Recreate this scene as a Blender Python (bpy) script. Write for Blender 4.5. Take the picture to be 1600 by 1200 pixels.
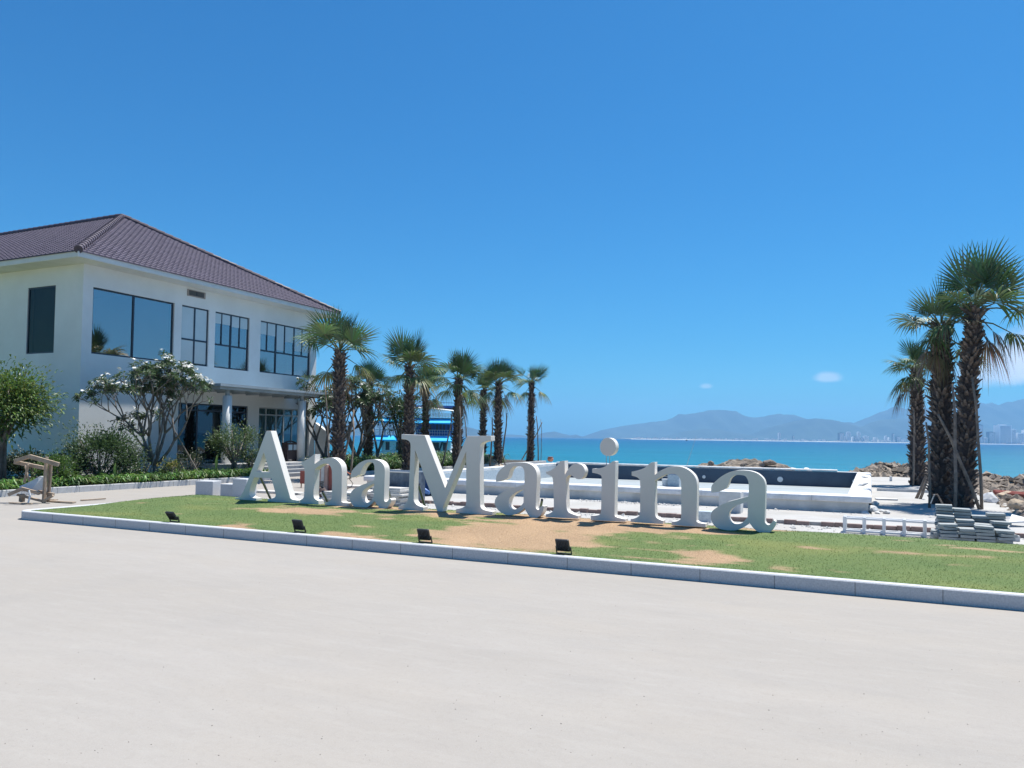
import bpy, bmesh, math, random
from mathutils import Vector, Matrix, noise
random.seed(11)
R_ = math.radians
sc = bpy.context.scene
col = sc.collection
for o in list(bpy.data.objects): bpy.data.objects.remove(o)

# ------------------------------------------------------------------ camera
EYE = 1.6; PIT = R_(2.0); ROL = R_(.8); SH = 41
cam_d = bpy.data.cameras.new('camera'); cam = bpy.data.objects.new('camera', cam_d); col.objects.link(cam)
cam_d.sensor_width = 36; cam_d.lens = 27.0; cam_d.shift_y = SH/1600.0; cam_d.clip_end = 90000; cam_d.clip_start = .1
cam.matrix_world = Matrix.Translation((0, 0, EYE)) @ Matrix.Rotation(R_(90)+PIT, 4, 'X') @ Matrix.Rotation(ROL, 4, 'Z')
sc.camera = cam
# ------------------------------------------------------------------ site frame: r runs along the lettering, u runs away from it
TH = math.atan2(-.4233, .906)
RX = Vector((math.cos(TH), math.sin(TH), 0)); UX = Vector((-math.sin(TH), math.cos(TH), 0))
def W(r, u, z=0): return RX*r + UX*u + Vector((0, 0, z))
def RU(p): return (p.dot(RX), p.dot(UX), p.z)
# ------------------------------------------------------------------ sun and sky
SUN_EL = R_(67); SUN_AZ = R_(47.5)      # azimuth clockwise from +Y
sdir = Vector((math.sin(SUN_AZ)*math.cos(SUN_EL), math.cos(SUN_AZ)*math.cos(SUN_EL), math.sin(SUN_EL)))
sun_d = bpy.data.lights.new('sun', 'SUN'); sun = bpy.data.objects.new('sun', sun_d); col.objects.link(sun)
sun_d.energy = 5.0; sun_d.angle = R_(.5); sun_d.color = (1, .955, .88)
sun.rotation_euler = sdir.to_track_quat('Z', 'Y').to_euler()
world = bpy.data.worlds.new('World'); sc.world = world; world.use_nodes = True
wn = world.node_tree.nodes; wl = world.node_tree.links; wn.clear()
def WN(t, **k):
    n = wn.new(t)
    for a, b in k.items(): setattr(n, a, b)
    return n
sky = WN('ShaderNodeTexSky', sky_type='NISHITA'); sky.sun_disc = False
sky.sun_elevation = SUN_EL; sky.sun_rotation = SUN_AZ
sky.altitude = 0; sky.air_density = 1.0; sky.dust_density = .8; sky.ozone_density = 2.6
hsv = WN('ShaderNodeHueSaturation'); hsv.inputs['Saturation'].default_value = 1.22; hsv.inputs['Hue'].default_value = .497
wl.new(sky.outputs[0], hsv.inputs['Color'])
geo = WN('ShaderNodeTexCoord')
cn = WN('ShaderNodeTexNoise'); cn.inputs['Scale'].default_value = 22; cn.inputs['Detail'].default_value = 7; cn.inputs['Roughness'].default_value = .6
wl.new(geo.outputs['Generated'], cn.inputs['Vector'])
def px_dir(px, py):
    x = (px-800)/1200; y = -(py-600-SH)/1200
    return (cam.matrix_world.to_3x3() @ Vector((x, y, -1))).normalized()
def wmath(op, a, b=None, clamp=False):
    n = WN('ShaderNodeMath', operation=op); n.use_clamp = clamp
    for i, v in enumerate((a, b)):
        if v is None: continue
        if isinstance(v, (int, float)): n.inputs[i].default_value = v
        else: wl.new(v, n.inputs[i])
    return n.outputs[0]
def cloud(dr, a, b, gain, amp):
    """soft cloud round the direction dr, a / b = half width / half height as tangents"""
    rt = dr.cross(Vector((0, 0, 1))).normalized(); up = rt.cross(dr)
    def dot(v):
        n = WN('ShaderNodeVectorMath', operation='DOT_PRODUCT'); wl.new(geo.outputs['Generated'], n.inputs[0]); n.inputs[1].default_value = v; return n.outputs['Value']
    x = wmath('MULTIPLY', dot(rt), 1/a); y = wmath('MULTIPLY', dot(up), 1/b)
    fr = wmath('MULTIPLY', wmath('SUBTRACT', 1, dot(dr)), 4.0)
    # flat faded bottom, sharper top
    yb = wmath('MAXIMUM', wmath('MULTIPLY', y, 1.0), wmath('MULTIPLY', y, -1.5))
    d = wmath('SQRT', wmath('ADD', wmath('MULTIPLY', x, x), wmath('MULTIPLY', yb, yb)))
    s = wmath('ADD', wmath('SUBTRACT', 1, d), wmath('MULTIPLY', wmath('SUBTRACT', cn.outputs[0], .5), amp))
    s = wmath('SUBTRACT', s, fr)
    return wmath('MULTIPLY', s, gain, True)
clouds = [(cloud(px_dir(1293, 591), .020, .010, 2.2, .9), .52), (cloud(px_dir(1103, 604), .010, .005, 1.8, .9), .42),
          (cloud(px_dir(1572, 578), .050, .030, 2.0, 1.1), .80), (cloud(px_dir(1660, 562), .08, .05, 1.9, 1.3), .85),
          (cloud(px_dir(1780, 560), .14, .04, 1.6, 1.6), .7), (cloud(px_dir(2350, 600), .3, .05, 1.6, 1.8), .6)]
tint = WN('ShaderNodeMixRGB', blend_type='MULTIPLY'); tint.inputs[0].default_value = 1; tint.inputs[2].default_value = (.255, .845, 1.17, 1); wl.new(hsv.outputs[0], tint.inputs[1])
last = tint.outputs[0]
for c, st in clouds:
    m = WN('ShaderNodeMixRGB'); wl.new(wmath('MULTIPLY', c, st), m.inputs[0]); wl.new(last, m.inputs[1])
    m.inputs[2].default_value = (9.0, 9.6, 10.6, 1); last = m.outputs[0]
bg = WN('ShaderNodeBackground'); bg.inputs[1].default_value = .070; wl.new(last, bg.inputs[0])
wo = WN('ShaderNodeOutputWorld'); wl.new(bg.outputs[0], wo.inputs[0])
sc.view_settings.view_transform = 'Standard'; sc.view_settings.look = 'None'; sc.view_settings.gamma = 1
sc.view_settings.exposure = 0.6
sc.render.engine = 'CYCLES'
sc.cycles.max_bounces = 7; sc.cycles.transparent_max_bounces = 12; sc.cycles.volume_bounces = 1
sc.cycles.caustics_reflective = False; sc.cycles.caustics_refractive = False

# ------------------------------------------------------------------ helpers
def ray(px, py): return cam.matrix_world.to_3x3() @ Vector(((px-800)/1200, -(py-600-SH)/1200, -1))
def G(px, py, z=0):                     # where the line of sight through a pixel meets level z, in site coordinates
    d = ray(px, py); t = (z-EYE)/d.z; p = Vector((0, 0, EYE))+d*t; return RU(p)
def DP(px, py, D):                      # point on that line at depth D
    d = ray(px, py); p = Vector((0, 0, EYE))+d*(D/d.y); return RU(p)
def PU(px, py, u0):                     # on the vertical plane u = u0
    d = ray(px, py); t = u0/d.dot(UX); return RU(Vector((0, 0, EYE))+d*t)
def AT(px, r):                          # u at which column px crosses the line r
    k = (px-800)/1200; return -r*(.906+.4233*k)/(.4233-.906*k)

class MB:
    def __init__(s): s.v = []; s.f = []; s.c = None; s.mi = []
    def col(s, c): s.c = s.c or []; s._c = c
    def add(s, vs, fs, c=None, mi=0):
        n = len(s.v); s.v += [tuple(v) for v in vs]; s.f += [tuple(i+n for i in f) for f in fs]; s.mi += [mi]*len(fs)
        if c is not None:
            if s.c is None: s.c = [(1, 1, 1)]*n
            s.c += [c]*len(vs)
        elif s.c is not None: s.c += [(1, 1, 1)]*len(vs)
    def box(s, x0, x1, y0, y1, z0, z1, c=None, mi=0):
        s.add([(x0,y0,z0),(x1,y0,z0),(x1,y1,z0),(x0,y1,z0),(x0,y0,z1),(x1,y0,z1),(x1,y1,z1),(x0,y1,z1)],
              [(0,3,2,1),(4,5,6,7),(0,1,5,4),(1,2,6,5),(2,3,7,6),(3,0,4,7)], c, mi)
    def bar(s, a, b, w, h, c=None, roll=0):
        a, b = Vector(a), Vector(b); d = (b-a).normalized()
        up = Vector((0, 0, 1)) if abs(d.z) < .95 else Vector((0, 1, 0))
        x = d.cross(up).normalized(); y = x.cross(d)
        if roll: x, y = x*math.cos(roll)+y*math.sin(roll), y*math.cos(roll)-x*math.sin(roll)
        q = [x*sx*w/2+y*sy*h/2 for sx, sy in ((-1,-1),(1,-1),(1,1),(-1,1))]
        s.add([a+k for k in q]+[b+k for k in q], [(0,1,2,3),(7,6,5,4),(0,4,5,1),(1,5,6,2),(2,6,7,3),(3,7,4,0)], c)
    def tube(s, pts, rad, n=8, c=None, cap=True):
        pts = [Vector(p) for p in pts]
        if not isinstance(rad, (list, tuple)): rad = [rad]*len(pts)
        vs = []; fs = []; x = None
        for i, p in enumerate(pts):
            d = (pts[min(i+1, len(pts)-1)]-pts[max(i-1, 0)]).normalized()
            if x is None: x = d.orthogonal().normalized()
            x = (x-d*x.dot(d)).normalized(); y = d.cross(x)
            for k in range(n):
                a = 2*math.pi*k/n; vs.append(p+(x*math.cos(a)+y*math.sin(a))*rad[i])
        for i in range(len(pts)-1):
            for k in range(n):
                k2 = (k+1) % n; fs.append((i*n+k, i*n+k2, (i+1)*n+k2, (i+1)*n+k))
        if cap: fs.append(tuple(range(n-1, -1, -1))); fs.append(tuple((len(pts)-1)*n+k for k in range(n)))
        s.add(vs, fs, c)
    def build(s, name, m, parent=None, smooth=False, loc=None, bevel=0, rot=0):
        me = bpy.data.meshes.new(name); me.from_pydata(s.v, [], s.f)
        ms = m if isinstance(m, (list, tuple)) else [m]
        for x in ms: me.materials.append(x)
        if len(ms) > 1: me.polygons.foreach_set('material_index', s.mi)
        if s.c:
            a = me.color_attributes.new('col', 'FLOAT_COLOR', 'POINT')
            fl = [k for c in s.c for k in (c[0], c[1], c[2], 1)]; a.data.foreach_set('color', fl)
        if smooth: me.polygons.foreach_set('use_smooth', [True]*len(me.polygons))
        me.update(); o = bpy.data.objects.new(name, me); col.objects.link(o)
        if parent is not None: o.parent = parent
        elif loc is None: o.rotation_euler.z = TH
        if loc is not None and parent is None: o.location = W(*loc); o.rotation_euler.z = TH+rot
        if bevel:
            b = o.modifiers.new('bevel', 'BEVEL'); b.width = bevel; b.segments = 2; b.limit_method = 'ANGLE'
        return o
def tag(o, label=None, cat=None, group=None, kind=None):
    if label: o['label'] = label
    if cat: o['category'] = cat
    if group: o['group'] = group
    o['kind'] = kind or 'thing'
    return o
def thing(name, label, cat, loc, rot=0, group=None):
    o = bpy.data.objects.new(name, None); col.objects.link(o); o.location = W(*loc); o.rotation_euler.z = TH+rot
    return tag(o, label, cat, group)
def copy_tree(o, parent=None):
    c = o.copy(); col.objects.link(c)
    if parent: c.parent = parent
    for ch in list(o.children): copy_tree(ch, c)
    return c

# ------------------------------------------------------------------ materials
def mat(name, c1, c2=None, scale=3, rough=.8, bump=0, bscale=None, metal=0, stretch=(1, 1, 1), detail=5, c3=None, scale3=.4, lo=.35, hi=.65, spec=.5, attr=False, dist=.01):
    m = bpy.data.materials.new(name); m.use_nodes = True; nt = m.node_tree; N = nt.nodes; L = nt.links
    b = N['Principled BSDF']; b.inputs['Roughness'].default_value = rough; b.inputs['Metallic'].default_value = metal
    b.inputs['Specular IOR Level'].default_value = spec
    tc = N.new('ShaderNodeTexCoord'); mp = N.new('ShaderNodeMapping'); mp.inputs['Scale'].default_value = stretch; L.new(tc.outputs['Object'], mp.inputs[0])
    def nz(s, d=detail):
        n = N.new('ShaderNodeTexNoise'); n.inputs['Scale'].default_value = s; n.inputs['Detail'].default_value = d; n.inputs['Roughness'].default_value = .62; L.new(mp.outputs[0], n.inputs['Vector']); return n
    out = None
    if c2 is not None:
        r = N.new('ShaderNodeValToRGB'); L.new(nz(scale).outputs[0], r.inputs[0])
        r.color_ramp.elements[0].position = lo; r.color_ramp.elements[1].position = hi
        r.color_ramp.elements[0].color = (*c1, 1); r.color_ramp.elements[1].color = (*c2, 1); out = r.outputs[0]
    if c3 is not None:
        r = N.new('ShaderNodeValToRGB'); L.new(nz(scale3).outputs[0], r.inputs[0]); r.color_ramp.elements[0].position = .45; r.color_ramp.elements[1].position = .7
        x = N.new('ShaderNodeMixRGB'); L.new(r.outputs[0], x.inputs[0]); L.new(out, x.inputs[1]); x.inputs[2].default_value = (*c3, 1); out = x.outputs[0]
    if attr:
        a = N.new('ShaderNodeVertexColor'); a.layer_name = 'col'
        if out is None: out = a.outputs[0]
        else:
            x = N.new('ShaderNodeMixRGB'); x.blend_type = 'MULTIPLY'; x.inputs[0].default_value = 1; L.new(a.outputs[0], x.inputs[1]); L.new(out, x.inputs[2]); out = x.outputs[0]
    if out is None: b.inputs['Base Color'].default_value = (*c1, 1)
    else: L.new(out, b.inputs['Base Color'])
    if bump:
        bp = N.new('ShaderNodeBump'); bp.inputs['Strength'].default_value = bump; bp.inputs['Distance'].default_value = dist
        L.new(nz(bscale or scale*4).outputs[0], bp.inputs['Height']); L.new(bp.outputs[0], b.inputs['Normal'])
    return m
def leaf_mat(name, trans=.25, rough=.5):
    m = mat(name, (1, 1, 1), rough=rough, attr=True, spec=.35); N = m.node_tree.nodes; L = m.node_tree.links
    b = N['Principled BSDF']; t = N.new('ShaderNodeBsdfTranslucent'); x = N.new('ShaderNodeMixShader'); x.inputs[0].default_value = trans
    a = [n for n in N if n.type == 'VERTEX_COLOR'][0]; L.new(a.outputs[0], t.inputs[0])
    L.new(b.outputs[0], x.inputs[1]); L.new(t.outputs[0], x.inputs[2]); L.new(x.outputs[0], N['Material Output'].inputs[0]); return m
def glass_mat(name, refl, tint, trans_tint):
    m = bpy.data.materials.new(name); m.use_nodes = True; N = m.node_tree.nodes; L = m.node_tree.links; N.remove(N['Principled BSDF'])
    g = N.new('ShaderNodeBsdfGlossy'); g.inputs['Roughness'].default_value = .015; g.inputs['Color'].default_value = (*tint, 1)
    t = N.new('ShaderNodeBsdfTransparent'); t.inputs[0].default_value = (*trans_tint, 1)
    lw = N.new('ShaderNodeFresnel'); lw.inputs[0].default_value = 1.5
    ad = N.new('ShaderNodeMath'); ad.operation = 'ADD'; ad.use_clamp = True; L.new(lw.outputs[0], ad.inputs[0]); ad.inputs[1].default_value = refl
    x = N.new('ShaderNodeMixShader'); L.new(ad.outputs[0], x.inputs[0]); L.new(t.outputs[0], x.inputs[1]); L.new(g.outputs[0], x.inputs[2])
    tc = N.new('ShaderNodeTexCoord'); nz = N.new('ShaderNodeTexNoise'); nz.inputs['Scale'].default_value = .8; L.new(tc.outputs['Object'], nz.inputs[0])
    bp = N.new('ShaderNodeBump'); bp.inputs['Strength'].default_value = .03; L.new(nz.outputs[0], bp.inputs['Height']); L.new(bp.outputs[0], g.inputs['Normal'])
    L.new(x.outputs[0], N['Material Output'].inputs[0]); return m
M = {}
M['plaza'] = mat('plaza_concrete', (.312, .286, .258), (.343, .316, .288), .9, .92, .25, 60, c3=(.30, .275, .245), scale3=.22, stretch=(.35, 1, 1), dist=.004)
def specks(m, strength=.5):
    """small dark pits, grit and faint broom lines over a concrete colour"""
    N = m.node_tree.nodes; L = m.node_tree.links; b = N['Principled BSDF']; src = b.inputs['Base Color'].links[0].from_socket
    tc = N.new('ShaderNodeTexCoord')
    def lay(sc_, lo, hi, f, st=(1, 1, 1), c=(.2, .18, .16)):
        nonlocal src
        mp = N.new('ShaderNodeMapping'); mp.inputs['Scale'].default_value = st; L.new(tc.outputs['Object'], mp.inputs[0])
        n = N.new('ShaderNodeTexNoise'); n.inputs['Scale'].default_value = sc_; n.inputs['Detail'].default_value = 3; L.new(mp.outputs[0], n.inputs[0])
        r = N.new('ShaderNodeMapRange'); r.inputs[1].default_value = lo; r.inputs[2].default_value = hi; r.inputs[4].default_value = f; L.new(n.outputs[0], r.inputs[0])
        x = N.new('ShaderNodeMixRGB'); L.new(r.outputs[0], x.inputs[0]); L.new(src, x.inputs[1]); x.inputs[2].default_value = (*c, 1); src = x.outputs[0]
    lay(38, .76, .80, .5*strength/.5); lay(90, .62, .76, .35); lay(55, .66, .73, .38); lay(7, .5, .8, .16, (.3, 1, 1), (.235, .22, .205)); lay(11, .5, .8, .2, (.3, 1, 1), (.42, .40, .37)); lay(.9, .48, .66, .3, (.6, 1, 1), (.35, .31, .265)); lay(1.7, .55, .7, .16, (.5, 1, 1), (.25, .24, .23)); lay(220, .5, .75, .42); lay(110, .52, .78, .30, (1, 1, 1), (.45, .43, .40)); lay(24, .5, .8, .16)
    L.new(src, b.inputs['Base Color'])
specks(M['plaza'])
M['apron'] = mat('apron_paving', (.40, .39, .38), (.48, .475, .46), 1.4, .9, .3, 30, c3=(.34, .33, .31), scale3=.7)
specks(M['apron'], .6)
M['soil'] = mat('bed_soil', (.09, .07, .05), (.16, .125, .09), 9, .95, .5, 30)
M['granite'] = mat('kerb_granite', (.44, .45, .47), (.56, .57, .59), 60, .75, .2, 120)
M['wkerb'] = mat('pale_kerb', (.44, .44, .44), (.54, .54, .54), 12, .85, .2, 60)
M['lawn'] = mat('lawn_turf', (.82, .82, .82), (1.15, 1.15, 1.15), 45, .95, .5, 120, attr=True, dist=.02)
M['grass'] = leaf_mat('grass_blades', .3, .7)
M['paint'] = mat('letter_paint', (.70, .665, .62), (.75, .715, .67), 2.2, .55, .08, 90, lo=.3, hi=.7)
M['wall'] = mat('white_plaster', (.71, .72, .72), (.77, .78, .78), .8, .85, .12, 120, c3=(.68, .685, .68), scale3=.5)
M['soffit'] = mat('eave_white', (.62, .62, .61), (.70, .70, .69), 1.2, .8)
M['tile'] = mat('roof_tile', (.076, .062, .092), (.122, .102, .142), 3.0, .8, .1, 30, c3=(.100, .084, .115), scale3=.6, spec=.4)
M['ridge'] = mat('ridge_tile', (.06, .043, .06), (.09, .068, .09), 5, .6)
M['frame'] = mat('dark_aluminium', (.025, .035, .055), (.035, .045, .07), 4, .4)
M['lframe'] = mat('silver_aluminium', (.45, .47, .48), (.52, .53, .54), 4, .35, metal=.3)
M['doorglass'] = glass_mat('door_glass', .16, (.6, .78, .85), (.6, .72, .74))
M['glass'] = glass_mat('window_glass', .40, (.96, .80, .80), (.72, .82, .88))
M['glassdark'] = glass_mat('dark_glass', .07, (.6, .72, .8), (.32, .38, .40))
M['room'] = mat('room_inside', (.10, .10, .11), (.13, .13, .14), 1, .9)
M['blind'] = mat('roller_blind', (.50, .56, .58), (.56, .61, .63), 1, .12, spec=.9)
M['curtain'] = mat('curtain_cloth', (.38, .52, .56), (.52, .64, .68), 6, .9, stretch=(1, 6, .2))
M['steel'] = mat('canopy_steel', (.26, .31, .35), (.34, .39, .43), 2.5, .55)
M['canglass'] = mat('canopy_sheet', (.22, .28, .32), (.32, .38, .42), 1.5, .35)
M['column'] = mat('column_white', (.70, .70, .69), (.77, .77, .76), 3, .7)
M['step'] = mat('step_granite', (.30, .30, .31), (.42, .42, .42), 20, .7)
M['vent'] = mat('vent_grille', (.30, .26, .24), (.38, .34, .32), 14, .8)
M['ventdark'] = mat('vent_dark', (.09, .09, .09), (.12, .12, .12), 14, .8)
M['brown'] = mat('dark_timber', (.055, .03, .028), (.085, .05, .042), 12, .6)
M['poolnavy'] = mat('navy_mosaic', (.022, .05, .095), (.038, .075, .13), 26, .35, c3=(.045, .085, .14), scale3=1.2)
M['poolpale'] = mat('pale_mosaic', (.40, .47, .52), (.60, .65, .68), 18, .45)
M['poolfloor'] = mat('pool_floor_tile', (.27, .31, .325), (.40, .43, .44), 3.0, .6, stretch=(.3, 2.2, 1), c3=(.25, .29, .31), scale3=4)
M['coping'] = mat('white_coping', (.66, .66, .67), (.80, .80, .81), 4, .6, c3=(.50, .495, .48), scale3=2.2)
M['concrete'] = mat('bare_concrete', (.60, .60, .59), (.72, .72, .71), 2.4, .9, .4, 25, c3=(.48, .49, .49), scale3=1.4)
M['brick'] = mat('edging_brick', (.20, .14, .125), (.30, .22, .20), 7, .9, .3, 30)
M['lamp'] = mat('black_lamp_metal', (.018, .02, .024), (.028, .03, .034), 20, .5)
M['lens'] = mat('lamp_lens', (.03, .035, .045), rough=.25)
M['wood'] = mat('raw_timber', (.30, .22, .155), (.46, .36, .27), 5, .85, .3, 20, stretch=(1, 1, 1))
M['pole'] = mat('prop_pole_bark', (.16, .125, .10), (.28, .23, .19), 6, .9, .4, 24)
M['paleboard'] = mat('pale_board', (.50, .48, .45), (.62, .60, .57), 5, .8)
M['slab'] = mat('paving_slab', (.25, .275, .28), (.38, .40, .40), 7, .8, .25, 40, c3=(.30, .32, .325), scale3=3)
M['rock'] = mat('shore_rock', (.17, .135, .11), (.36, .30, .25), 3, .95, .8, 10, c3=(.26, .22, .19), scale3=1.5, dist=.05)
M['rubble'] = mat('rubble_ground', (.17, .135, .10), (.38, .315, .255), 2.4, .95, 1, 9, c3=(.24, .20, .16), scale3=.8, dist=.08)
M['sand'] = mat('sand_heap', (.42, .33, .24), (.52, .42, .32), 3, .95, .4, 30)
M['galv'] = mat('galvanised_sheet', (.045, .065, .10), (.19, .23, .28), 3.2, .55, metal=.15, c3=(.07, .10, .15), scale3=2)
M['tarp'] = mat('blue_tarp', (.03, .10, .32), (.10, .24, .55), 4, .5)
M['tarpdark'] = mat('dark_blue_tarp', (.02, .05, .13), (.04, .08, .18), 4, .6)
M['red'] = mat('faded_red_board', (.30, .07, .05), (.38, .11, .08), 5, .7)
M['pink'] = mat('pinkish_ply', (.42, .27, .22), (.52, .36, .30), 3, .8)
M['orange'] = mat('orange_hose', (.65, .16, .06), rough=.5)
M['boatwhite'] = mat('boat_white', (.82, .81, .79), (.88, .87, .85), 1, .5)
M['awning'] = mat('blue_awning', (.0, .42, .80), (.01, .48, .86), 1, .6)
M['boatblue'] = mat('boat_blue', (.01, .06, .25), (.02, .09, .30), 1, .5)
M['boatdark'] = mat('boat_dark', (.02, .025, .04), (.03, .035, .05), 2, .4)
M['trunk'] = mat('palm_boots', (.5, .5, .5), (1.2, 1.2, 1.2), 14, .95, .6, 40, attr=True)
M['bark'] = mat('grey_bark', (.10, .085, .075), (.24, .21, .185), 5, .9, .5, 20)
M['leaf'] = leaf_mat('leaf_surface', .28, .45)
M['palm'] = leaf_mat('palm_leaf', .22, .5)
M['flower'] = mat('white_petals', (.78, .78, .74), (.84, .84, .80), 6, .7)
M['city'] = mat('far_facade', (.80, .80, .80), (.88, .88, .87), .02, .8)
M['town'] = mat('far_town_walls', (.42, .42, .42), (.66, .66, .65), .02, .8)
M['citydark'] = mat('far_facade_dark', (.06, .08, .10), (.10, .12, .14), .02, .7)
M['hill'] = mat('far_hill', (.020, .038, .036), (.040, .062, .050), .004, 1)
M['beach'] = mat('far_beach', (.40, .38, .33), (.50, .48, .43), .01, 1)
M['white'] = mat('white_plastic', (.74, .74, .74), (.8, .8, .8), 3, .4)
M['joint'] = mat('dark_joint', (.10, .10, .10), rough=.9)
M['clay'] = mat('terracotta', (.38, .15, .09), (.46, .20, .13), 4, .8)
M['rope'] = mat('black_rubber', (.02, .02, .022), rough=.7)

# ------------------------------------------------------------------ ground, water, far land
SEA = -1.9
PR0, PR1, PU0, PU1 = -13.35, .02, 18.45, 32.9         # outer edges of the pool basin
def sm(a, b, x): t = min(1, max(0, (x-a)/(b-a))); return t*t*(3-2*t)
def shore_u(r): return 45.2 - 3.2*sm(-14, -2, r) + 1.5*math.sin(r*.31) + .8*math.sin(r*.83+1)
def gz(r, u):
    su = shore_u(r)
    z = -3.4*sm(su-.5, su+8, u)
    k = sm(3.1, 5.5, r)*sm(9, 13, u)
    z += k*(-.35*sm(16, 36, u)+.10*noise.noise(Vector((r*.5, u*.5, 0)))) - .05*k
    return z
def axis(bps):
    out = []
    for a, b, n in bps: out += [a+(b-a)*i/n for i in range(n)]
    return out+[bps[-1][1]]
mb = MB()
rs = axis([(-420, -60, 12), (-60, PR0, 30), (PR0, PR1, 18), (PR1, 16, 34), (16, 40, 14), (40, 420, 12)])
us = axis([(-300, -20, 10), (-20, PU0, 20), (PU0, PU1, 16), (PU1, 40, 8), (40, 58, 36), (58, 62, 2)])
vs = [(a, b, gz(a, b)) for b in us for a in rs]; fs = []
for j in range(len(us)-1):
    for i in range(len(rs)-1):
        mr, mu = (rs[i]+rs[i+1])/2, (us[j]+us[j+1])/2
        if PR0 < mr < PR1 and PU0 < mu < PU1: continue
        n = len(rs); fs.append((j*n+i, j*n+i+1, (j+1)*n+i+1, (j+1)*n+i))
mb.add(vs, fs); tag(mb.build('ground', M['plaza']), 'pale dusty concrete ground of the plaza in front of the lawn', kind='structure')

# sea: one sheet, fine near the shore
def sea_material():
    m = bpy.data.materials.new('sea_water'); m.use_nodes = True; N = m.node_tree.nodes; L = m.node_tree.links; b = N['Principled BSDF']
    tc = N.new('ShaderNodeTexCoord'); sp = N.new('ShaderNodeSeparateXYZ'); L.new(tc.outputs['Object'], sp.inputs[0])
    nz = N.new('ShaderNodeTexNoise'); nz.inputs['Scale'].default_value = .012; nz.inputs['Detail'].default_value = 4
    mp = N.new('ShaderNodeMapping'); mp.inputs['Scale'].default_value = (.25, 1, 1); L.new(tc.outputs['Object'], mp.inputs[0]); L.new(mp.outputs[0], nz.inputs[0])
    lg = N.new('ShaderNodeMath'); lg.operation = 'LOGARITHM'; L.new(sp.outputs[1], lg.inputs[0]); lg.inputs[1].default_value = 10
    ad = N.new('ShaderNodeMath'); ad.operation = 'MULTIPLY_ADD'; L.new(nz.outputs[0], ad.inputs[0]); ad.inputs[1].default_value = .5; L.new(lg.outputs[0], ad.inputs[2])
    mr = N.new('ShaderNodeMapRange'); mr.inputs[1].default_value = 1.95; mr.inputs[2].default_value = 3.6; L.new(ad.outputs[0], mr.inputs[0])
    r = N.new('ShaderNodeValToRGB'); L.new(mr.outputs[0], r.inputs[0]); e = r.color_ramp.elements
    e[0].color = (.010, .175, .225, 1); e[1].color = (.004, .062, .15, 1)
    x = e.new(.30); x.color = (.007, .145, .215, 1); x = e.new(.65); x.color = (.005, .09, .18, 1)
    mp2 = N.new('ShaderNodeMapping'); mp2.inputs['Scale'].default_value = (.12, 1, 1); L.new(tc.outputs['Object'], mp2.inputs[0])
    n2 = N.new('ShaderNodeTexNoise'); n2.inputs['Scale'].default_value = .09; n2.inputs['Detail'].default_value = 8; n2.inputs['Roughness'].default_value = .7; L.new(mp2.outputs[0], n2.inputs[0])
    m2 = N.new('ShaderNodeMapRange'); m2.inputs[1].default_value = .35; m2.inputs[2].default_value = .65; m2.inputs[3].default_value = .74; m2.inputs[4].default_value = 1.26; L.new(n2.outputs[0], m2.inputs[0])
    h2 = N.new('ShaderNodeHueSaturation'); L.new(r.outputs[0], h2.inputs['Color']); L.new(m2.outputs[0], h2.inputs['Value'])
    L.new(h2.outputs[0], b.inputs['Base Color']); b.inputs['Roughness'].default_value = .3; b.inputs['Specular IOR Level'].default_value = .2
    def wv(s, st, d):
        mp = N.new('ShaderNodeMapping'); mp.inputs['Scale'].default_value = st; L.new(tc.outputs['Object'], mp.inputs[0])
        n = N.new('ShaderNodeTexNoise'); n.inputs['Scale'].default_value = s; n.inputs['Detail'].default_value = d; L.new(mp.outputs[0], n.inputs[0]); return n.outputs[0]
    a = N.new('ShaderNodeMath'); a.operation = 'ADD'; L.new(wv(1.1, (.45, 1, 1), 6), a.inputs[0]); L.new(wv(.12, (.4, 1, 1), 3), a.inputs[1])
    bp = N.new('ShaderNodeBump'); bp.inputs['Strength'].default_value = 1; bp.inputs['Distance'].default_value = .55; L.new(a.outputs[0], bp.inputs['Height']); L.new(bp.outputs[0], b.inputs['Normal'])
    return m
mb = MB()
mb.add([(-14000, 38, 0), (14000, 38, 0), (14000, 14000, 0), (-14000, 14000, 0)], [(0, 1, 2, 3)])
sea = mb.build('sea', sea_material()); sea.location.z = SEA; tag(sea, 'turquoise sea darkening to blue towards the horizon', kind='structure')

def ridge(name, pts, D, wdt, label, seed=0, z0=SEA-1):
    """a hill range: crest through the given pixel outline at depth D, with slopes falling away to both sides"""
    P = []
    for (a, ya), (b, yb) in zip(pts, pts[1:]):
        n = max(2, int((b-a)/5))
        for i in range(n): t = i/n; P.append((a+(b-a)*t, ya+(yb-ya)*t))
    P.append(pts[-1]); vs = []; K = 13
    for i, (px, py) in enumerate(P):
        d = ray(px, py); q = Vector((0, 0, EYE))+d*(D/d.y); h = max(q.z, 1)
        h *= 1+.05*noise.noise(Vector((px*.09, seed, 0)))
        for k in range(K):
            t = (k-(K-1)/2)/((K-1)/2); f = max(0, 1-abs(t))**1.15
            spur = 1+.45*noise.noise(Vector((px*.045, t*2.2, seed)))*(1-f)*1.6
            w = Vector((q.x, D, 0)) + Vector((0, t*wdt, 0))
            vs.append((w.x, w.y, z0+(h-z0)*min(1, f*spur)))
    fs = [(i*K+k, (i+1)*K+k, (i+1)*K+k+1, i*K+k+1) for i in range(len(P)-1) for k in range(K-1)]
    m2 = MB(); m2.add(vs, fs); o = m2.build(name, M['hill'], smooth=True); o.rotation_euler.z = 0
    return tag(o, label, kind='structure')
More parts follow.
